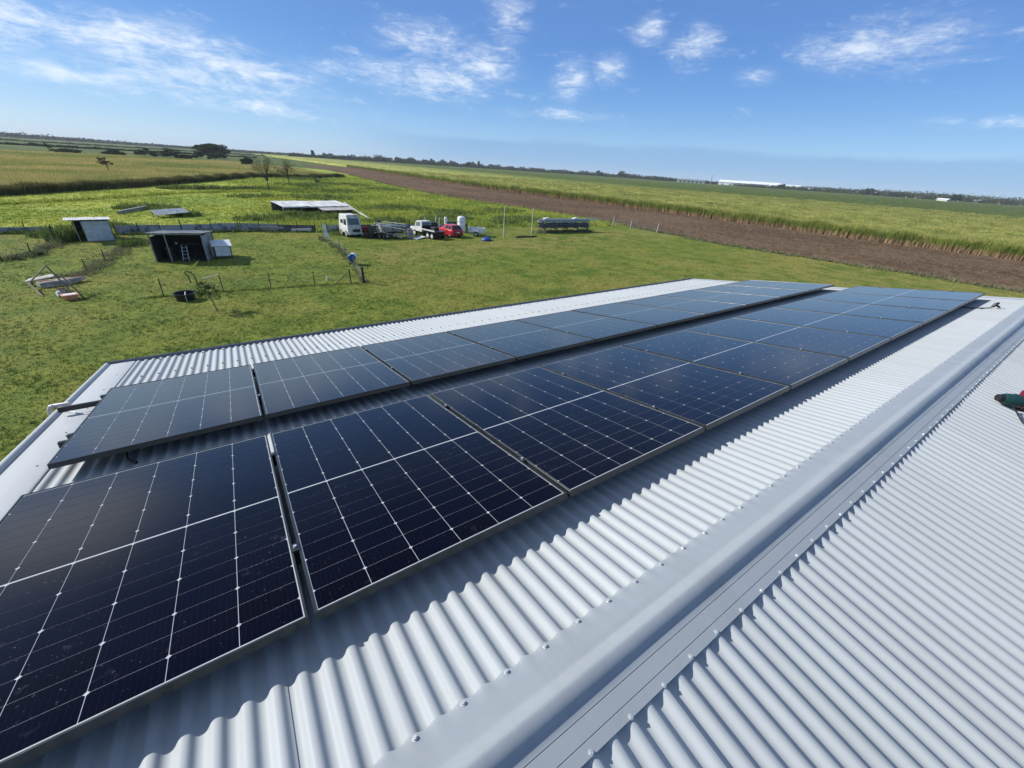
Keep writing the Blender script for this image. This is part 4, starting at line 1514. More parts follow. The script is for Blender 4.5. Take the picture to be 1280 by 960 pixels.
obj('grille', MB().box((-.18, 1.085, .72), (.9, .03, .30)), 'black_metal', t)
for x in (-.5, .5):
    obj('headlight', MB().tube([(x, 1.07, 1.0), (x, 1.11, 1.0)], .09, 12), 'bolt_steel', t)
for x in (-.74, .74):
    wheel(t, x, .55, .36, .22)
    wheel(t, x, -.7, .36, .22)

# small red walk-behind machine
t = thing('tiller', 'small red engine driven tiller beside the white cab', 'machine', (15.45, 49.9, 0), R_(20))
obj('engine', MB().box((0, .1, .72), (.5, .55, .42)), 'dark_red', t)
obj('fuel_tank', MB().tube([(-.28, .1, 1.02), (.28, .1, 1.02)], .14, 12), 'red_paint', t)
obj('gearbox', MB().box((0, -.35, .42), (.28, .5, .4)), 'dark_iron', t)
for x in (-.36, .36):
    wheel(t, x, .1, .34, .18)
    obj('handle', MB().tube([(x * .5, -.3, .6), (x * .7, -.9, .95), (x * .7, -1.15, 1.0)], .02, 8), 'dark_iron', t)
obj('exhaust', MB().tube([(.2, .3, .9), (.2, .32, 1.25)], .035, 8), 'dark_iron', t)
obj('tine_guard', MB().tube([(-.4, -.55, .28), (.4, -.55, .28)], .26, 12), 'dark_red', t)

# flat trailer heaped with boards
t = thing('flat_trailer', 'dark flat trailer loaded with pale boards', 'trailer', (17.6, 48.9, 0), R_(3))
obj('deck', MB().box((0, 0, .66), (3.4, 1.6, .12)), 'dark_iron', t)
obj('drawbar', MB().beam((-1.7, 0, .56), (-2.7, -.2, .42), .12, .1), 'dark_iron', t)
for x, y in ((-.4, -.85), (.45, -.85), (-.4, .85), (.45, .85)):
    w_ = obj('wheel', MB().tube([(0, -.1, 0), (0, -.1, 0), (0, .1, 0), (0, .1, 0)], [.2, .33, .33, .2], 18), 'tyre', t, (x, y, .33))
    obj('rim', MB().tube([(0, .11 * (1 if y > 0 else -1), 0), (0, .125 * (1 if y > 0 else -1), 0)], .18, 12), 'rim', w_)
for x in (-1.6, 1.6):
    obj('stake', MB().beam((x, -.76, .6), (x, -.76, 1.5), .05, .05), 'dark_iron', t)
bd = [((-1.4, -.6, 1.55), (1.9, -.9, .95), .30, 'pale_wood', 'long pale board sloping down to the right on top of the trailer load'),
      ((-1.5, -.2, 1.68), (2.1, -.3, 1.25), .34, 'gal_pale', 'pale metal sheet lying across the top of the trailer load'),
      ((-.6, .3, 1.80), (2.3, .1, 1.42), .30, 'pale_wood', 'topmost pale board at the back of the trailer load'),
      ((-1.5, -.75, 1.15), (1.5, -.82, .80), .22, 'grey_wood', 'grey board on the front edge of the trailer load'),
      ((-1.1, -1.1, .85), (1.2, -1.25, .15), .28, 'pale_wood', 'pale board slid off the front of the trailer to the ground'),
      ((-.2, -1.0, .55), (2.2, -1.15, .45), .24, 'gal_pale', 'narrow pale sheet low beside the trailer wheels'),
      ((-1.6, .5, 1.35), (1.6, .6, 1.2), .40, 'grey_wood', 'wide grey board at the back of the trailer load')]
for p, q, w_, m_, lb in bd:
    o = obj('load_board', MB().beam(p, q, w_, .06), m_)
    o.location, o.rotation_euler = (17.6, 48.9, 0), (0, 0, R_(3))
    tag(o, lb, 'board', 'boards on the flat trailer')
t = thing('load_crate', 'pale box standing among the boards on the flat trailer', 'crate', (17.3, 48.8, .72), R_(8))
for k in range(4):
    obj('slat', MB().box((0, -.42, .1 + k * .2), (1.3, .03, .17)), 'pale_wood', t)
obj('box', MB().box((0, 0, .4), (1.3, .8, .8)), 'grey_wood', t)
t = thing('spare_tyre', 'black tyre lying on top of the trailer load', 'tyre', (16.9, 49.4, 1.72))
obj('tread', MB().tube([(0, 0, 0), (0, 0, .03), (0, 0, .17), (0, 0, .2)], [.24, .33, .33, .24], 20), 'tyre', t)
obj('hub', MB().tube([(0, 0, .06), (0, 0, .205)], .15, 14), 'dark_iron', t)
t = thing('scrap_engine', 'dark heap of scrap engine parts in front of the red tiller', 'scrap', (15.9, 48.9, 0), .4)
obj('block', MB().box((0, 0, .35), (.9, .6, .5), .2), 'dark_iron', t)
obj('flywheel', MB().tube([(.5, -.1, .4), (.58, -.1, .42)], .28, 16), 'dark_iron', t)
obj('pan', MB().box((-.1, -.35, .12), (.7, .4, .2), -.3), 'black_metal', t)
obj('pipe', MB().tube([(-.4, 0, .6), (-.2, -.3, .85), (.4, -.2, .75)], .04, 8), 'dark_iron', t)

# tanks, bins, box trailer, blue bundle
def tank(name, label, loc, r, h, mat, lidmat):
    t = thing(name, label, 'tank', loc)
    zs = [0, .02, h * .3, h * .31, h * .33, h * .6, h * .61, h * .63, h * .92, h * .97, h]
    rs = [r * .97, r, r, r * .97, r, r, r * .97, r, r, r * .9, r * .55]
    obj('shell', MB().tube([(0, 0, z) for z in zs], rs, 24), mat, t, ang=50)
    obj('lid', MB().tube([(0, 0, h - .01), (0, 0, h + .05)], r * .35, 16), lidmat, t)
    obj('outlet', MB().tube([(0, -r * .95, .15), (0, -r * 1.12, .15)], .04, 8), 'black_plastic', t)
    return t


tank('water_tank', 'tall white round tank standing behind the box trailer', (28.5, 50.9, 0), .52, 2.05, 'white_plastic', 'white_plastic')
tank('gas_cylinder', 'slim white cylinder standing behind the red hatchback', (27.2, 53.0, 0), .21, 1.75, 'white_plastic', 'gal_grey')
for x, y, lb in ((25.0, 52.9, 'dark green slatted bin left of the slim white cylinder'), (28.0, 53.2, 'dark green slatted bin between the slim cylinder and the tall tank')):
    t = thing('slatted_bin', lb, 'bin', (x, y, 0), .05, 'green bins by the fence')
    obj('box', MB().box((0, 0, .55), (1.3, .9, 1.02)), 'inside_dark', t)
    for k in range(6):
        obj('slat', MB().box((-.54 + k * .215, -.46, .6), (.12, .03, 1.15)), 'green_box', t)
    obj('rim', MB().box((0, 0, 1.1), (1.36, .96, .08)), 'green_box', t)
for x, h_ in ((24.3, 1.7), (25.9, 1.9), (26.4, 1.6)):
    t = obj('stake', MB().beam((x, 53.5, 0), (x + .1, 53.5, h_), .07, .07), 'gal_pale')
    tag(t, {24.3: 'leftmost pale stake rising by the green bins', 25.9: 'tallest pale stake rising by the green bins', 26.4: 'pale stake just left of the slim white cylinder'}[x], 'stake', 'pale stakes')

t = thing('box_trailer', 'small pale box trailer with empty tray right of the hatchback', 'trailer', (29.2, 47.9, 0), R_(-32))
for c, s in (((0, -.72, .76), (2.1, .04, .52)), ((0, .72, .76), (2.1, .04, .52)), ((-1.05, 0, .76), (.04, 1.4, .52)), ((1.05, 0, .76), (.04, 1.4, .52))):
    obj('side', MB().box(c, s), 'white_paint', t)
obj('floor', MB().box((0, 0, .53), (2.08, 1.4, .04)), 'gal_dark', t)
obj('drawbar', MB().beam((1.05, 0, .48), (2.1, 0, .42), .10, .08), 'gal_grey', t)
for y in (-.84, .84):
    w_ = obj('wheel', MB().tube([(0, -.09, 0), (0, -.09, 0), (0, .09, 0), (0, .09, 0)], [.2, .31, .31, .2], 18), 'tyre', t, (-.1, y, .31))
    obj('rim', MB().tube([(0, .1 * (1 if y > 0 else -1), 0), (0, .115 * (1 if y > 0 else -1), 0)], .18, 12), 'rim', w_)
    obj('mudguard', MB().box((-.1, y, .68), (.75, .24, .04)), 'white_paint', t)

mb = MB()
rings = []
for k, (z, r) in enumerate(((0.0, .55), (.12, .62), (.28, .52), (.40, .34), (.47, .12))):
    rings.append([(r * (1 + .18 * math.sin(3 * a + k)) * math.cos(a) * 1.25, r * (1 + .12 * math.cos(2 * a + k * 2)) * math.sin(a) * .8, z + .03 * math.sin(4 * a + k)) for a in np.linspace(0, 2 * math.pi, 16, endpoint=False)])
mb.loft(rings)
t = thing('tarp_bundle', 'crumpled blue tarpaulin bundle on the grass below the trailer drawbar', 'tarpaulin', (28.5, 44.2, 0), .3)
obj('tarp', mb, 'blue_plastic', t, ang=25)
obj('rope', MB().tube([(.62 * math.cos(a), .42 * math.sin(a), .22 + .02 * math.sin(3 * a)) for a in np.linspace(0, 6.28, 14)], .015, 6), 'grey_wood', t)

# two tall poles, a fallen log
for (x, y, h_, lb) in ((32.06, 45.85, 3.75, 'tall thin pale pole left of the steel rack, nearer the trailer'), (37.86, 47.46, 3.35, 'tall thin pale pole beside the left end of the steel rack')):
    t = thing('pole', lb, 'pole', (x, y, 0), 0, 'tall pale poles')
    obj('shaft', MB().tube([(0, 0, 0), (.02, 0, h_ * .5), (.03, 0, h_)], [.05, .045, .035], 8), 'pale_wood', t)
    obj('cap', MB().tube([(.03, 0, h_ - .02), (.03, 0, h_ + .06)], .05, 8), 'white_plastic', t)
mb = MB().tube([(33.6, 45.2, .1), (34.8, 45.35, .13), (36.2, 45.2, .11), (37.3, 45.5, .09)], [.10, .13, .11, .07], 8)
mb.tube([(35.2, 45.3, .13), (35.5, 44.9, .22), (35.7, 44.6, .2)], [.05, .04, .02], 6)
tag(obj('fallen_log', mb, 'bark'), 'dark fallen log on the grass between the two poles', 'log')

# rack of long steel sections
RKL, RKA = Vector((40.6, 49.0, 0)), R_(-4)
t = thing('steel_rack', 'row of dark trestles carrying long grey steel sections', 'rack', RKL, RKA)
for k in range(5):
    x = .5 + k * 2.0
    for y in (-.7, .7):
        obj('leg', MB().beam((x, y, 0), (x, y, 1.35), .09, .09), 'gal_dark', t)
    obj('crossbar', MB().beam((x, -.85, .55), (x, .85, .55), .10, .10), 'gal_dark', t)
    obj('crossbar', MB().beam((x, -.85, 1.3), (x, .85, 1.3), .10, .10), 'gal_dark', t)
    obj('crossbar', MB().beam((x, -.85, .93), (x, .85, .93), .10, .10), 'gal_dark', t)
nm = 0
places = ['front lower', 'second lower', 'third lower', 'back lower', 'front upper', 'second upper', 'third upper', 'back upper', 'topmost', 'front middle', 'second middle', 'back middle']
for i, (y, z, x0, x1, w_, h_, m_) in enumerate(((-.65, .70, -.3, 8.8, .22, .2, 'gal_dark'), (-.3, .70, .1, 9.0, .22, .2, 'gal_dark'), (.1, .68, -.2, 8.6, .2, .18, 'gal_dark'), (.5, .70, .2, 8.9, .22, .2, 'gal_dark'),
                                               (-.62, 1.45, -.6, 6.2, .26, .2, 'gal_grey'), (-.2, 1.47, .3, 9.0, .26, .22, 'gal_grey'), (.2, 1.46, -.4, 9.4, .24, .22, 'gal_pale'), (.6, 1.48, 0, 8.8, .26, .22, 'gal_grey'),
                                               (-.05, 1.74, .4, 11.0, .3, .14, 'gal_pale'), (-.6, 1.02, -.5, 8.4, .3, .2, 'gal_dark'), (-.1, 1.0, .2, 9.2, .34, .22, 'gal_grey'), (.45, 1.02, -.1, 8.8, .3, .2, 'gal_dark'))):
    mb = MB().box(((x0 + x1) / 2, y, z), (x1 - x0, w_, .03)).box(((x0 + x1) / 2, y - w_ / 2, z + h_ / 2), (x1 - x0, .03, h_)).box(((x0 + x1) / 2, y + w_ / 2, z + h_ / 2), (x1 - x0, .03, h_))
    o = obj('steel_section', mb, m_)
    o.location, o.rotation_euler = RKL, (0, 0, RKA)
    tag(o, f'long grey steel channel, {places[i]} on the trestle rack', 'steel', 'steel sections on the rack')
for x, lb in ((1.0, 'white offcut on the left end of the steel rack'), (6.4, 'white offcut on the right half of the steel rack')):
    o = obj('offcut', MB().box((x, 0.1, 1.92), (.9, .5, .12), .2).box((x + .2, 0.1, 2.0), (.4, .4, .06), -.2), 'white_plastic')
    o.location, o.rotation_euler = RKL, (0, 0, RKA)
    tag(o, lb, 'offcut')

# ------------------------------------------------------------------ pickets, gate and odd things on the lawn
def picket(x, y, h, label, group, tilt=(0, 0), r=.022, mat='picket_black'):
    t = thing('fence_picket', label, 'post', (x, y, 0), random.uniform(0, 3), group)
    obj('shaft', MB().beam((0, 0, -.1), (tilt[0], tilt[1], h), r * 2.2, r * 1.1), mat, t)
    obj('rib', MB().beam((0, r * .8, -.1), (tilt[0], tilt[1] + r * .8, h), r * .8, r * 1.4), mat, t)


row1 = [(-2.51, 30.72, 1.12), (0.55, 30.62, 1.08), (3.22, 30.39, 1.08), (5.96, 30.21, .98)]
for k, (x, y, h_) in enumerate(row1):
    picket(x, y, h_, f'thin black picket, {ORD[k]} from the left in the row across the lawn', 'pickets across the lawn', (random.uniform(-.05, .05), 0))
row2 = [(-7.09, 39.14, .92), (-6.58, 42.56, .95), (-6.32, 47.17, .85)]
for k, (x, y, h_) in enumerate(row2):
    picket(x, y, h_, f'thin black picket, {ORD[k]} from the wrecked boat towards the tin shed', 'pickets by the boat', (random.uniform(-.05, .05), 0))
row3 = [(-12.4, 44.5, .8), (-11.24, 46.17, .95), (-10.81, 51.43, 1.5), (-10.2, 56.0, 1.2)]
for k, (x, y, h_) in enumerate(row3):
    picket(x, y, h_, f'dark picket, {ORD[k]} from the near end of the weedy wire fence on the left', 'pickets of the weedy fence', (random.uniform(-.1, .1), 0), .03)
row4 = [(10.39, 48.79, .9), (10.73, 42.93, .92), (10.63, 40.45, .9), (10.3, 37.4, .8), (9.9, 34.5, .8)]
for k, (x, y, h_) in enumerate(row4):
    picket(x, y, h_, f'grey picket, {ORD[k]} from the white board in the fence towards the gate', 'pickets towards the gate', (random.uniform(-.08, .08), 0), .025, 'old_wood')
for k, (x, y, h_) in enumerate(((59.85, 52.46, 1.75), (60.97, 49.33, 1.45), (62.09, 44.53, 1.4))):
    t = thing('timber_post', f'weathered timber post on the edge of the ploughed strip, {ORD[k]} from the steel rack', 'post', (x, y, 0), 0, 'timber posts by the ploughed strip')
    obj('shaft', MB().tube([(0, 0, 0), (.05, 0, h_ * .6), (.1 * k, 0, h_)], [.13, .12, .10], 8), 'grey_wood', t)
    obj('wire_staple', MB().tube([(.15, -.05, h_ * .7), (.15, .05, h_ * .7)], .02, 6), 'dark_iron', t)
for k in range(6):
    picket(56.5 - k * 1.6 if k < 2 else 60.2 + (k - 2) * .35, 54 + k * .1 if k < 2 else 51.7 - (k - 2) * 2.3, 1.0, f'thin dark picket between the timber posts, {ORD[k]} from the steel rack', 'pickets by the ploughed strip', (.05, 0), .03, 'old_wood')

t = thing('gate_end', 'black strainer post with diagonal brace at the gate opening', 'post', (8.38, 29.99, 0))
obj('shaft', MB().tube([(0, 0, -.1), (-.03, 0, 1.02)], .045, 8), 'picket_black', t)
obj('brace', MB().tube([(-1.25, -.2, 0), (-.03, 0, .9)], .028, 8), 'picket_black', t)
t = thing('gate_post', 'thick black gate post, rightmost on the lawn', 'post', (9.21, 29.67, 0))
obj('shaft', MB().tube([(0, 0, -.1), (-.02, 0, 1.15)], .085, 10), 'picket_black', t)
obj('cap', MB().tube([(-.02, 0, 1.13), (-.02, 0, 1.17)], .095, 10), 'dark_iron', t)


def wire_fence(name, label, pts, heights, r=.005, grid=0):
    mb = MB()
    for h_ in heights:
        mb.tube([(x, y, h_ + .02 * math.sin(i * 2.1)) for i, (x, y) in enumerate(pts)], r, 4, False)
    o = obj(name, mb, 'gal_grey')
    tag(o, label, 'wire')


wire_fence('fence_wire', 'fine wire strands strung along the picket row across the lawn', [r_[:2] for r_ in row1] + [(7.2, 30.1), (8.38, 29.99)], (.35, .65, .9))
wire_fence('fence_wire', 'fine wire strands along the pickets from the boat to the tin shed', [r_[:2] for r_ in row2], (.3, .55, .8))
wire_fence('fence_wire', 'wire strands of the overgrown fence on the left', [r_[:2] for r_ in row3], (.3, .5, .7), .008)
wire_fence('fence_wire', 'wire strands of the fence from the white board to the gate', [r_[:2] for r_ in row4] + [(9.21, 29.67)], (.3, .5, .75))
wire_fence('fence_wire', 'wire strands along the edge of the ploughed strip', [(53, 54), (59.85, 52.46), (60.97, 49.33), (62.09, 44.53)], (.4, .7, 1.0), .012)

# drum lying on a stand
t = thing('drum', 'white plastic drum with blue end on a low stand by the fence', 'drum', (10.15, 36.0, 0), R_(-28))
obj('shell', MB().tube([(0, -.36, .62), (0, -.34, .62), (0, -.12, .62), (0, .12, .62), (0, .42, .62), (0, .46, .62)], [.27, .30, .31, .31, .30, .27], 20), 'white_plastic', t)
obj('end', MB().tube([(0, -.385, .62), (0, -.34, .62), (0, -.16, .62)], [.26, .305, .316], 20), 'blue_plastic', t)
for y in (-.22, .26):
    obj('stand', MB().beam((-.3, y, 0), (.12, y, .36), .05, .05).beam((.3, y, 0), (-.12, y, .36), .05, .05), 'picket_black', t)

# black tub, bent stakes, white cross
t = thing('tub', 'black round tub with pale strap on the lawn beside the young tree', 'tub', (-1.39, 29.55, 0))
prof = [(.40, 0), (.48, .02), (.53, .40), (.56, .42), (.56, .45), (.50, .45), (.46, .10), (.02, .08)]
n = 24
vs = [(r * math.cos(2 * math.pi * k / n), r * math.sin(2 * math.pi * k / n), z) for r, z in prof for k in range(n)]
fs = [(j * n + k, j * n + (k + 1) % n, (j + 1) * n + (k + 1) % n, (j + 1) * n + k) for j in range(len(prof) - 1) for k in range(n)]
obj('shell', MB().add(vs, fs), 'black_plastic', t)
obj('strap', MB().beam((.05, -.555, .02), (.05, -.57, .46), .03, .01, (0, 1, 0)).beam((.05, -.57, .462), (.05, .1, .47), .035, .012), 'pale_wood', t)
for pts, lb in (([(-.84, 33.5, 0), (-.9, 33.52, .5), (-1.05, 33.55, .75), (-1.3, 33.6, .85)], 'bent dark stake, the right one of the pair behind the tub'),
                ([(-1.2, 33.7, 0), (-1.25, 33.72, .45), (-1.38, 33.75, .75)], 'bent dark stake, the left one of the pair behind the tub')):
    tag(obj('bent_stake', MB().tube(pts, [.035] * len(pts), 8), 'picket_black'), lb, 'stake', 'bent stakes')
t = thing('cross_stake', 'thin white stake with crossbar just behind the young tree', 'stake', (.05, 31.3, 0))
obj('shaft', MB().beam((0, 0, 0), (0, 0, .95), .035, .035), 'white_plastic', t)
obj('crossbar', MB().beam((-.45, 0, .80), (.42, 0, 1.0), .03, .03), 'white_plastic', t)
tag(obj('marker_peg', MB().tube([(7.0, 31.3, 0), (7.0, 31.3, .28)], [.06, .04], 8).tube([(7.0, 31.3, .27), (7.0, 31.3, .32)], .05, 8), 'white_plastic'), 'tiny white peg on the lawn in front of the gate brace', 'peg')

# wrecked boat with pole frame
t = thing('dinghy', 'pale upturned dinghy hull lying in grey weeds on the left', 'boat', (-7.75, 35.9, 0), R_(-62))
rings = []
for y, hw, z1, z0 in ((-1.35, .50, .42, .06), (-.6, .62, .46, .02), (.3, .58, .44, .02), (.9, .38, .40, .08), (1.35, .10, .36, .2), (1.45, .02, .34, .28)):
    rings.append([(hw, y, z0 + .02), (hw * 1.04, y, z0 + .1), (hw * .8, y, z1 - .05), (hw * .4, y, z1), (-hw * .4, y, z1), (-hw * .8, y, z1 - .05), (-hw * 1.04, y, z0 + .1), (-hw, y, z0 + .02)])
rings = [[(x * .62, y * .82, z * .8) for x, y, z in r] for r in rings]
obj('hull', MB().loft(rings), 'dirty_white', t)
obj('keel', MB().beam((0, -1.05, .375), (0, 1.1, .31), .05, .05), 'orange_pale', t)
obj('gunwale', MB().tube([(.40, -1.07, .05), (.41, -.5, .04), (.37, .25, .04), (.25, .74, .1), (.03, 1.16, .24)], .03, 6), 'straw_tan', t)
t = thing('dinghy_deck', 'broken white deck piece lying left of the pole frame', 'boat part', (-8.9, 36.3, 0), R_(15))
obj('panel', MB().slab([(-.6, -.2, .25), (.75, -.35, .42), (.8, .3, .45), (-.3, .35, .3)], .05), 'dirty_white', t)
obj('support', MB().beam((.6, 0, 0), (.6, 0, .42), .08, .08), 'old_wood', t)
obj('support', MB().beam((-.3, 0, 0), (-.3, 0, .28), .08, .08), 'old_wood', t)
t = thing('pole_tripod', 'tilted dark pole frame standing over the wrecked dinghy', 'frame', (-6.9, 32.9, 0))
obj('pole', MB().tube([(.45, -1.1, 0), (-.75, 1.0, 1.55)], .045, 8), 'picket_black', t)
obj('pole', MB().tube([(.75, -1.2, 0), (-.2, .4, 1.15)], .04, 8), 'picket_black', t)
obj('pole', MB().tube([(-.75, 1.0, 1.55), (-1.9, 2.1, .55)], .04, 8), 'grey_wood', t)
obj('pole', MB().tube([(-2.2, 2.4, .4), (-1.2, .1, 0)], .05, 8), 'old_wood', t)
obj('sling', MB().slab([(-.1, -.4, .55), (.35, -.9, .22), (.0, -.9, .2), (-.5, -.2, .5)], .02), 'inside_dark', t)
t = thing('bucket', 'white bucket on its side under the pole frame', 'bucket', (-7.45, 32.7, 0), R_(30))
obj('shell', MB().tube([(0, 0, .16), (.02, 0, .16), (.34, .05, .18), (.36, .05, .18)], [.13, .15, .18, .185], 16), 'white_plastic', t)
obj('handle', MB().tube([(.34, .2, .2), (.45, .1, .34), (.42, -.08, .36), (.34, -.12, .2)], .012, 6), 'gal_grey', t)
t = thing('basket', 'pale orange plastic basket at the foot of the pole frame', 'basket', (-6.75, 31.85, 0), .3)
obj('shell', MB().loft([[(sx * .24, sy * .17, 0) for sx, sy in ((1, 1), (-1, 1), (-1, -1), (1, -1))], [(sx * .32, sy * .24, .3) for sx, sy in ((1, 1), (-1, 1), (-1, -1), (1, -1))]]), 'orange_pale', t, smooth=False)
obj('rim', MB().box((0, 0, .3), (.70, .54, .04)), 'orange_pale', t)
obj('liner', MB().box((0, 0, .315), (.52, .36, .03)), 'white_plastic', t)


# weeds hugging fences and sheds
def weed_line(name, label, pts, n, h, spread, mat, wd=.05, nb=7):
    line = np.array(pts, float)
    seg = np.cumsum(np.r_[0, np.hypot(*np.diff(line, axis=0).T)])
    t_ = rng.uniform(0, seg[-1], n)
    X = np.interp(t_, seg, line[:, 0]) + rng.normal(0, spread, n)
    Y = np.interp(t_, seg, line[:, 1]) + rng.normal(0, spread, n)
    me = blades_mesh(name, np.c_[X, Y, np.zeros(n)], h * rng.uniform(.4, 1.1, n) * (1 + .35 * wob(t_, t_ * 0, 1.1)), wd, nb, .75, .16, mat)
    o = kind(link(name, me, mat), 'stuff')
    tag(o, label, 'weeds')


weed_line('fence_weeds', 'grey green weeds choking the wire fence on the far left', [r_[:2] for r_ in row3], 320, .45, .32, 'weed_grey')
weed_line('fence_weeds', 'dry grey weeds along the pickets beside the wrecked boat', [(-9.2, 37.3), (-8, 37.6), (-7.09, 38.6), (-6.58, 42.56), (-6.1, 47.17), (-5.6, 50.5)], 420, .22, .40, 'weed_grey')
weed_line('fence_weeds', 'thin dark weeds under the picket row across the lawn', [(-3.5, 30.75), (0.55, 30.62), (5.96, 30.21), (9.4, 29.67)], 260, .16, .10, 'weed_dark', .03)
weed_line('fence_weeds', 'grey weeds along the fence from the white board to the gate', [(10.4, 50), (10.73, 42.9), (10.3, 37), (9.3, 29.9)], 200, .28, .20, 'weed_grey')
weed_line('fence_weeds', 'green weeds along the foot of the iron fences', [(-24, 57.5), (-12.2, 57.8), (-9.8, 53.2), (-7.2, 55.7), (3.1, 56.1), (10.8, 54.2), (18, 54.1), (31, 53.4)], 900, .38, .22, 'weed_dark')
weed_line('fence_weeds', 'bushy green weeds left of the small tin shed', [(-10.6, 52.4), (-9.9, 54.5), (-8.6, 55.3), (-10.5, 57)], 260, 1.15, .45, 'weed_dark', .08, 9)
weed_line('fence_weeds', 'leafy weeds growing up in front of the long shelter', [(9.4, 68.6), (12.5, 69.0), (15.0, 69.4)], 420, .85, .4, 'weed_dark', .08, 9)
weed_line('fence_weeds', 'rank weeds round the parked vehicles and boards', [(12.2, 52.5), (16, 50.5), (19.8, 50.6), (21, 51), (24, 52), (30.5, 51.8)], 420, .45, .5, 'weed_dark')
weed_line('fence_weeds', 'weeds grown through the steel rack', [(40.0, 48.6), (45, 48.6), (50, 48.2)], 420, .45, .45, 'weed_grey')
weed_line('fence_weeds', 'weed clump between the two tin sheds', [(-5.6, 49.0), (-5.0, 51.0)], 130, .55, .45, 'weed_dark')
weed_line('ditch_bank', 'line of taller grass along the near side of the ditch', [(-30, 74), (-16, 90), (-4, 106), (4, 112), (13, 116)], 900, .55, .5, 'pasture_grass', .08)
weed_line('ditch_bank', 'second grass bank with shade in its colour behind the small paddock', [(-1, 117), (5, 120), (12, 123)], 420, .75, .45, 'bank_grass_shade', .09)


# ------------------------------------------------------------------ trees
def tree(name, label, loc, h, crown, trunk_r, mat, nleaf, size, lean=(0, 0), group=None, cat='tree', barkmat='bark', nlimb=7, lobes=14, gap=.55, base=.3):
    """tapered trunk with limbs; leaves gathered round limb ends in uneven clumps. crown = (rx, ry, rz)"""
    t = thing(name, label, cat, loc, 0, group)
    top = Vector((lean[0], lean[1], h - crown[2] * .6))
    mb = MB()
    mid = Vector((lean[0] * .35, lean[1] * .35, h * base))
    mb.tube([(0, 0, -.1), mid * .5, mid, top], [trunk_r, trunk_r * .85, trunk_r * .7, trunk_r * .25], 8)
    cz = h - crown[2]
    ends = []
    for k in range(lobes):
        a = random.uniform(0, 2 * math.pi)
        e = random.uniform(-.75, 1.0)
        rr = random.uniform(.45, 1.0)
        ce = math.sqrt(max(0, 1 - e * e))
        p = Vector((lean[0] + crown[0] * ce * rr * math.cos(a), lean[1] + crown[1] * ce * rr * math.sin(a), cz + crown[2] * e * rr))
        ends.append(p)
        if k < nlimb:
            s = mid.lerp(top, random.uniform(.05, .8))
            m_ = s.lerp(p, .5) + Vector((0, 0, crown[2] * .12))
            mb.tube([s, m_, p], [trunk_r * .38, trunk_r * .24, trunk_r * .08], 6)
    obj('trunk', mb, barkmat, t)
    C = []
    per = nleaf // lobes
    for p in ends:
        sc = random.uniform(.5, 1.1) * gap
        q = rng.normal(size=(per, 3))
        q *= (np.cbrt(rng.uniform(.15, 1, per)) / np.linalg.norm(q, axis=1))[:, None]
        C.append(np.array(p) + q * np.array([crown[0], crown[1], crown[2]]) * sc)
    C = np.concatenate(C)
    C[:, 2] = np.maximum(C[:, 2], .05)
    link('crown', leaves_mesh('crown', C, size, mat), mat, t)
    return t


tree('young_tree', 'young leafy tree on the lawn beside the black tub', (0.08, 26.56, 0), 1.75, (.62, .55, .55), .03, 'leaf_mid', 850, .062, (-.18, .15), lobes=22, gap=.40, base=.2)
tree('field_tree', 'small dark tree alone in the dry grass field', (-22, 178.4, 0), 4.0, (1.9, 1.6, 1.3), .16, 'leaf_dry', 900, .17, (-.4, 0), lobes=12, gap=.4)
tree('sparse_tree', 'taller thin sparse tree left of the far ploughed strip', (13.1, 119.8, 0), 7.4, (2.6, 2.3, 2.5), .16, 'leaf_dry', 1500, .11, (.2, 0), lobes=26, nlimb=22, gap=.5, base=.18)
tree('sparse_tree', 'shorter thin sparse tree, right of the taller one', (20.0, 136.4, 0), 6.6, (2.6, 2.3, 2.2), .16, 'leaf_dry', 1500, .12, (.2, 0), lobes=26, nlimb=22, gap=.5, base=.18)
tree('sapling', 'slender bare sapling just right of the two sparse trees', (23.5, 118, 0), 4.2, (1.2, 1.0, 1.2), .08, 'leaf_dry', 260, .12, lobes=10, nlimb=10, gap=.4)
tree('windswept_tree', 'big dark windswept tree on the left skyline', (10.6, 512, 0), 11.5, (12, 8, 5.0), .6, 'leaf_dark', 9000, .7, (1.5, 0), lobes=46, gap=.42)
for x, y, h_, rx, lb in ((-46, 410, 3.0, 6, 'low dark bush, leftmost along the far edge of the dry field'), (-31, 424, 4.6, 7.5, 'dark rounded bush, 2nd from left along the far edge of the dry field'),
                         (-16, 415, 5.2, 8.0, 'larger dark bush, 3rd from left along the far edge of the dry field'), (-7, 398, 3.2, 4, 'small dark bush in front of the larger one on the far field edge'),
                         (2, 440, 5.0, 6.5, 'dark bush left of the windswept tree'), (14, 470, 5.0, 6, 'dark bush at the foot of the windswept tree'), (25.4, 331, 3.8, 3.4, 'lone dark bush right of the windswept tree'),
                         (-66, 398, 2.2, 8, 'flat dark bush far left along the field edge')):
    tree('field_bush', lb, (x, y, 0), h_, (rx, rx * .8, h_ * .55), .2, 'leaf_dark', 2600, .5, group='bushes along the dry field', cat='bush', lobes=16, gap=.42)
tree('far_tree', 'thin bare tree on the far left horizon', (-70, 372, 0), 5.5, (1.4, 1.2, 2.0), .2, 'leaf_dry', 240, .3, lobes=8, gap=.4)


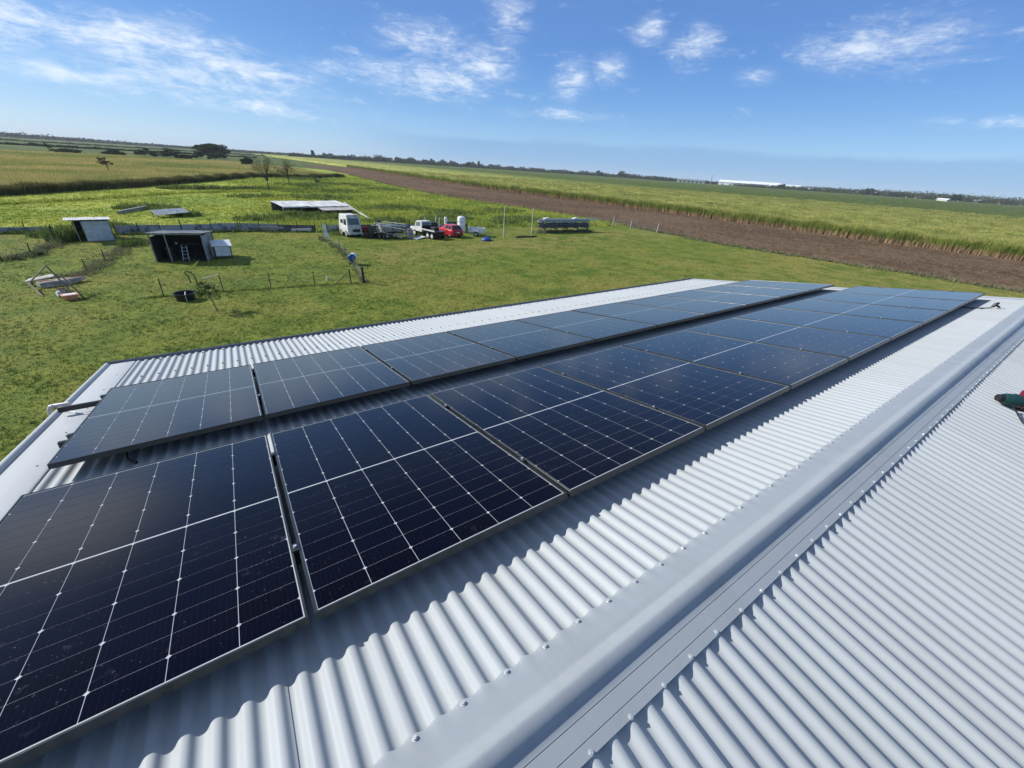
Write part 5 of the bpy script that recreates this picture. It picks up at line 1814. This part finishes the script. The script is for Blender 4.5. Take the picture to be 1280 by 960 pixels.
# far woods along the skyline: read as one mass
def far_woods(name, label, pts, hs, n, size, depth=60, mat='leaf_far'):
    line = np.array(pts, float)
    seg = np.cumsum(np.r_[0, np.hypot(*np.diff(line, axis=0).T)])
    hv = np.array(hs, float)
    t_ = rng.uniform(0, seg[-1], n)
    X = np.interp(t_, seg, line[:, 0])
    Y = np.interp(t_, seg, line[:, 1])
    H = np.interp(t_, seg, hv)
    prof = H * (.62 + .28 * wob(t_, t_ * 0, 24 / seg[-1] * 6.0) + .22 * wob(t_, t_ * 0, .11, 3.0) + .12 * wob(t_, t_ * 0, .4, 1.0))
    Z = prof * np.sqrt(rng.uniform(0, 1, n)) * rng.uniform(.55, 1.0, n)
    dd = rng.uniform(-.5, .5, n) * depth
    nx = np.gradient(line[:, 0], seg)
    X, Y = X + dd * .5, Y + dd
    me = leaves_mesh(name, np.c_[X, Y, np.maximum(Z, .3)], size, mat)
    o = kind(link(name, me, mat), 'stuff')
    tag(o, label, 'trees')


far_woods('far_woods', 'thin dark line of trees along the left skyline', [(-760, 2150), (-420, 1900), (-130, 1950), (60, 1750), (320, 1750)], [15, 16, 11, 10, 9], 16000, 3.0, 120)
far_woods('far_woods', 'dark belt of woods along the middle of the skyline', [(170, 1080), (330, 1120), (520, 1150), (720, 1160), (850, 1050), (980, 880)], [11, 18, 22, 18, 16, 15], 34000, 2.0, 80)
far_woods('far_woods', 'belt of trees right of the middle, running up to the factory', [(980, 880), (1010, 800), (1040, 730), (1070, 640)], [15, 14, 12, 10], 14000, 2.2, 60)
far_woods('far_woods', 'scattered town trees along the right skyline', [(1010, 560), (1080, 470), (1150, 380), (1200, 310), (1230, 240), (1260, 165), (1280, 90), (1280, 0)], [10, 14, 17, 20, 21, 20, 19, 19], 36000, 1.5, 110)
for x, y, h_, rx, lb in ((205, 1070, 24, 6, 'tall tree standing above the left end of the middle woods'), (405, 1105, 22, 9, 'rounded tree clump rising from the middle woods'),
                         (640, 1110, 27, 8, 'spindly tall tree above the middle woods'), (610, 1120, 22, 7, 'shorter spindly tree left of the tall one above the middle woods'),
                         (900, 900, 23, 12, 'rounded tree above the woods left of the broad one'), (920, 835, 27, 17, 'broad crowned tree standing above the woods at right of middle'),
                         (1120, 345, 22, 16, 'largest round tree among the town houses'), (1150, 300, 17, 24, 'dense dark tree group in the town at right'),
                         (1020, 470, 17, 11, 'dark tree in front of the long white factory'), (985, 185, 18, 14, 'dark tree beside the white shed at the far right')):
    h_, rx = h_ * .66, rx * .66
    tree('skyline_tree', lb, (x, y, 0), h_, (rx, rx, h_ * .36), .5, 'leaf_far', 1400, 1.3, lobes=16, gap=.42)


# ------------------------------------------------------------------ factory and town on the skyline
def far_box(parent, name, x0, x1, y, dpt, z0, z1, mat):
    return obj(name, MB().box(((x0 + x1) / 2, y, (z0 + z1) / 2), (x1 - x0, dpt, z1 - z0)), mat, parent, smooth=False)


FA, FB = (1018, 640), (1110, 470)
FLEN = math.hypot(FB[0] - FA[0], FB[1] - FA[1])
t = thing('factory', 'long white factory building on the right skyline', 'building', (*FA, 0), yaw_of(FA, FB))
for x0, x1, z, dp in ((22, 90, 13, 40), (91, 150, 13.5, 40), (151, FLEN, 11.5, 40)):
    far_box(t, 'wall', x0, x1, 0, dp, 0, z * .62, 'factory_white')
    mb = MB()
    mb.loft([[(x, -dp / 2 - 1, z * .62), (x, 0, z), (x, dp / 2 + 1, z * .62)] for x in (x0 - .5, x1 + .3)])
    obj('roof', mb, 'factory_white', t, smooth=False)
for k in range(9):
    far_box(t, 'door', 28 + k * 17, 33 + k * 17, -20.2, .5, 0, 5, 'gal_grey')
t = thing('factory_office', 'low grey roofed factory wing left of the long white building', 'building', (985, 705, 0), yaw_of(FA, FB))
far_box(t, 'wall', 0, 62, 0, 30, 0, 6.5, 'factory_white')
far_box(t, 'roof', -2, 64, 0, 34, 6.5, 9, 'house_roof_grey')
for k in range(6):
    far_box(t, 'window', 5 + k * 9.5, 10 + k * 9.5, -15.2, .5, 2.5, 5, 'glass_dark')
t = thing('factory_mast', 'thin mast rising beside the white factory', 'mast', (1000, 625, 0))
obj('shaft', MB().tube([(0, 0, 0), (0, 0, 22)], [.8, .5], 8), 'gal_grey', t)
obj('platform', MB().box((0, 0, 15), (3.5, 3.5, 1.0)), 'gal_grey', t)
HOUSE = None
hpos = [(1055, 520), (1075, 465), (1085, 440), (1110, 425), (1120, 395), (1135, 372), (1150, 345), (1165, 330), (1180, 300), (1190, 280), (1205, 250), (1215, 225), (1225, 200), (1235, 170), (1245, 140), (1040, 505), (1250, 110), (1255, 60)]
for k, (x, y) in enumerate(hpos):
    t = thing('town_house', 'small pale house among the trees on the right skyline', 'house', (x, y, 0), random.uniform(-.4, .4) + 1.2, 'houses of the far town')
    w_, d_, h_ = random.uniform(9, 16), random.uniform(8, 11), random.uniform(4.0, 6.0)
    far_box(t, 'wall', -w_ / 2, w_ / 2, 0, d_, 0, h_, 'house_wall')
    mb = MB()
    mb.loft([[(x_, -d_ / 2 - .8, h_), (x_, 0, h_ + 2.6), (x_, d_ / 2 + .8, h_)] for x_ in (-w_ / 2 - .8, w_ / 2 + .8)])
    obj('roof', mb, random.choice(['house_roof_red', 'house_roof_grey', 'factory_white', 'house_roof_grey']), t, smooth=False)
    for j in (-1, 1):
        far_box(t, 'window', j * w_ * .25 - 1.2, j * w_ * .25 + 1.2, -d_ / 2, .3, 1.5, 3.2, 'glass_dark')
t = thing('white_shed', 'bright white shed by a dark tree at the far right', 'shed', (960, 195, 0), 1.35)
far_box(t, 'wall', -7, 7, 0, 9, 0, 4.2, 'house_wall')
mb = MB()
mb.loft([[(x_, -5.2, 4.2), (x_, 0, 6.0), (x_, 5.2, 4.2)] for x_ in (-7.5, 7.5)])
obj('roof', mb, 'factory_white', t, smooth=False)
far_box(t, 'door', -3, 1, -4.55, .3, 0, 3.2, 'gal_grey')


# far hedge rows across the left fields
for pts, hs_, n_, lb in (([(-190, 560), (-110, 590), (-20, 640), (60, 660)], [2.6, 2.6, 2, 2], 5000, 'dark hedge row crossing the far left field'),
                         ([(-330, 930), (-150, 960), (60, 980), (170, 1000)], [3, 3, 2.5, 2.5], 5000, 'farther dark hedge row near the left skyline')):
    far_woods('hedge_row', lb, pts, hs_, n_, 1.1, 6)

# more yard clutter round the parked vehicles
t = thing('pallet', 'grey timber pallet leaning by the flat trailer load', 'pallet', (19.9, 48.0, 0), R_(25))
for k in range(5):
    obj('slat', MB().box((-.48 + k * .24, -.07 + .0, .5), (.14, .03, 1.05), 0, -.35), 'grey_wood', t)
for z in (.1, .5, .9):
    obj('bearer', MB().beam((-.58, .02 - (z - .5) * -.36, z), (.58, .02 - (z - .5) * -.36, z), .08, .08), 'old_wood', t)
t = thing('rusty_plough', 'rusty plough frame on the grass before the flat trailer', 'plough', (16.9, 47.4, 0), R_(-10))
obj('toolbar', MB().beam((-.9, 0, .55), (.9, .1, .55), .1, .1), 'dark_iron', t)
for k in range(4):
    x = -.75 + k * .5
    obj('tine', MB().tube([(x, .05, .55), (x + .02, -.18, .45), (x, -.3, .2), (x, -.1, 0)], .035, 6), 'dark_iron', t)
obj('hitch', MB().beam((0, .05, .55), (0, .55, .95), .07, .07), 'dark_red', t)
t = thing('fuel_drum', 'rusty upright drum between the flat trailer and the utility', 'drum', (20.6, 49.4, 0))
obj('shell', MB().tube([(0, 0, 0), (0, 0, .3), (0, 0, .31), (0, 0, .6), (0, 0, .61), (0, 0, .88)], [.29, .29, .305, .305, .29, .29], 16), 'rust_roof', t)
obj('lid', MB().tube([(0, 0, .87), (0, 0, .9)], .3, 16), 'gal_dark', t)
t = thing('loose_sheet', 'bent pale roofing sheet lying beside the utility', 'sheet', (20.9, 47.3, 0), R_(30))
obj('panel', MB().corr((-.9, -.35, .06), (1, 0, .08), (0, 1, .05), 1.8, .75, .1, .012, 6), 'gal_pale', t, ang=80)
obj('edge', MB().beam((-.9, -.36, .05), (.9, -.36, .2), .02, .03), 'gal_dark', t)

# thin haze of humid air over the flat country
hz = MB().box((300, 450, 12.0), (5200, 4600, 26.0)).mesh('haze', False)
hm = bpy.data.materials.new('haze')
hm.use_nodes = True
hm.node_tree.nodes.clear()
hg = NT(hm.node_tree)
pv = hg.n('ShaderNodeVolumePrincipled')
pv.inputs['Color'].default_value = (0.86, 0.92, 1.0, 1)
pv.inputs['Density'].default_value = 0.00011
ho = hg.n('ShaderNodeOutputMaterial')
hg.l.new(pv.outputs[0], ho.inputs['Volume'])
hz.materials.append(hm)
hzo = bpy.data.objects.new('haze', hz)
COL.objects.link(hzo)
kind(hzo, 'stuff')
tag(hzo, 'thin bluish haze over the distant fields', 'haze')
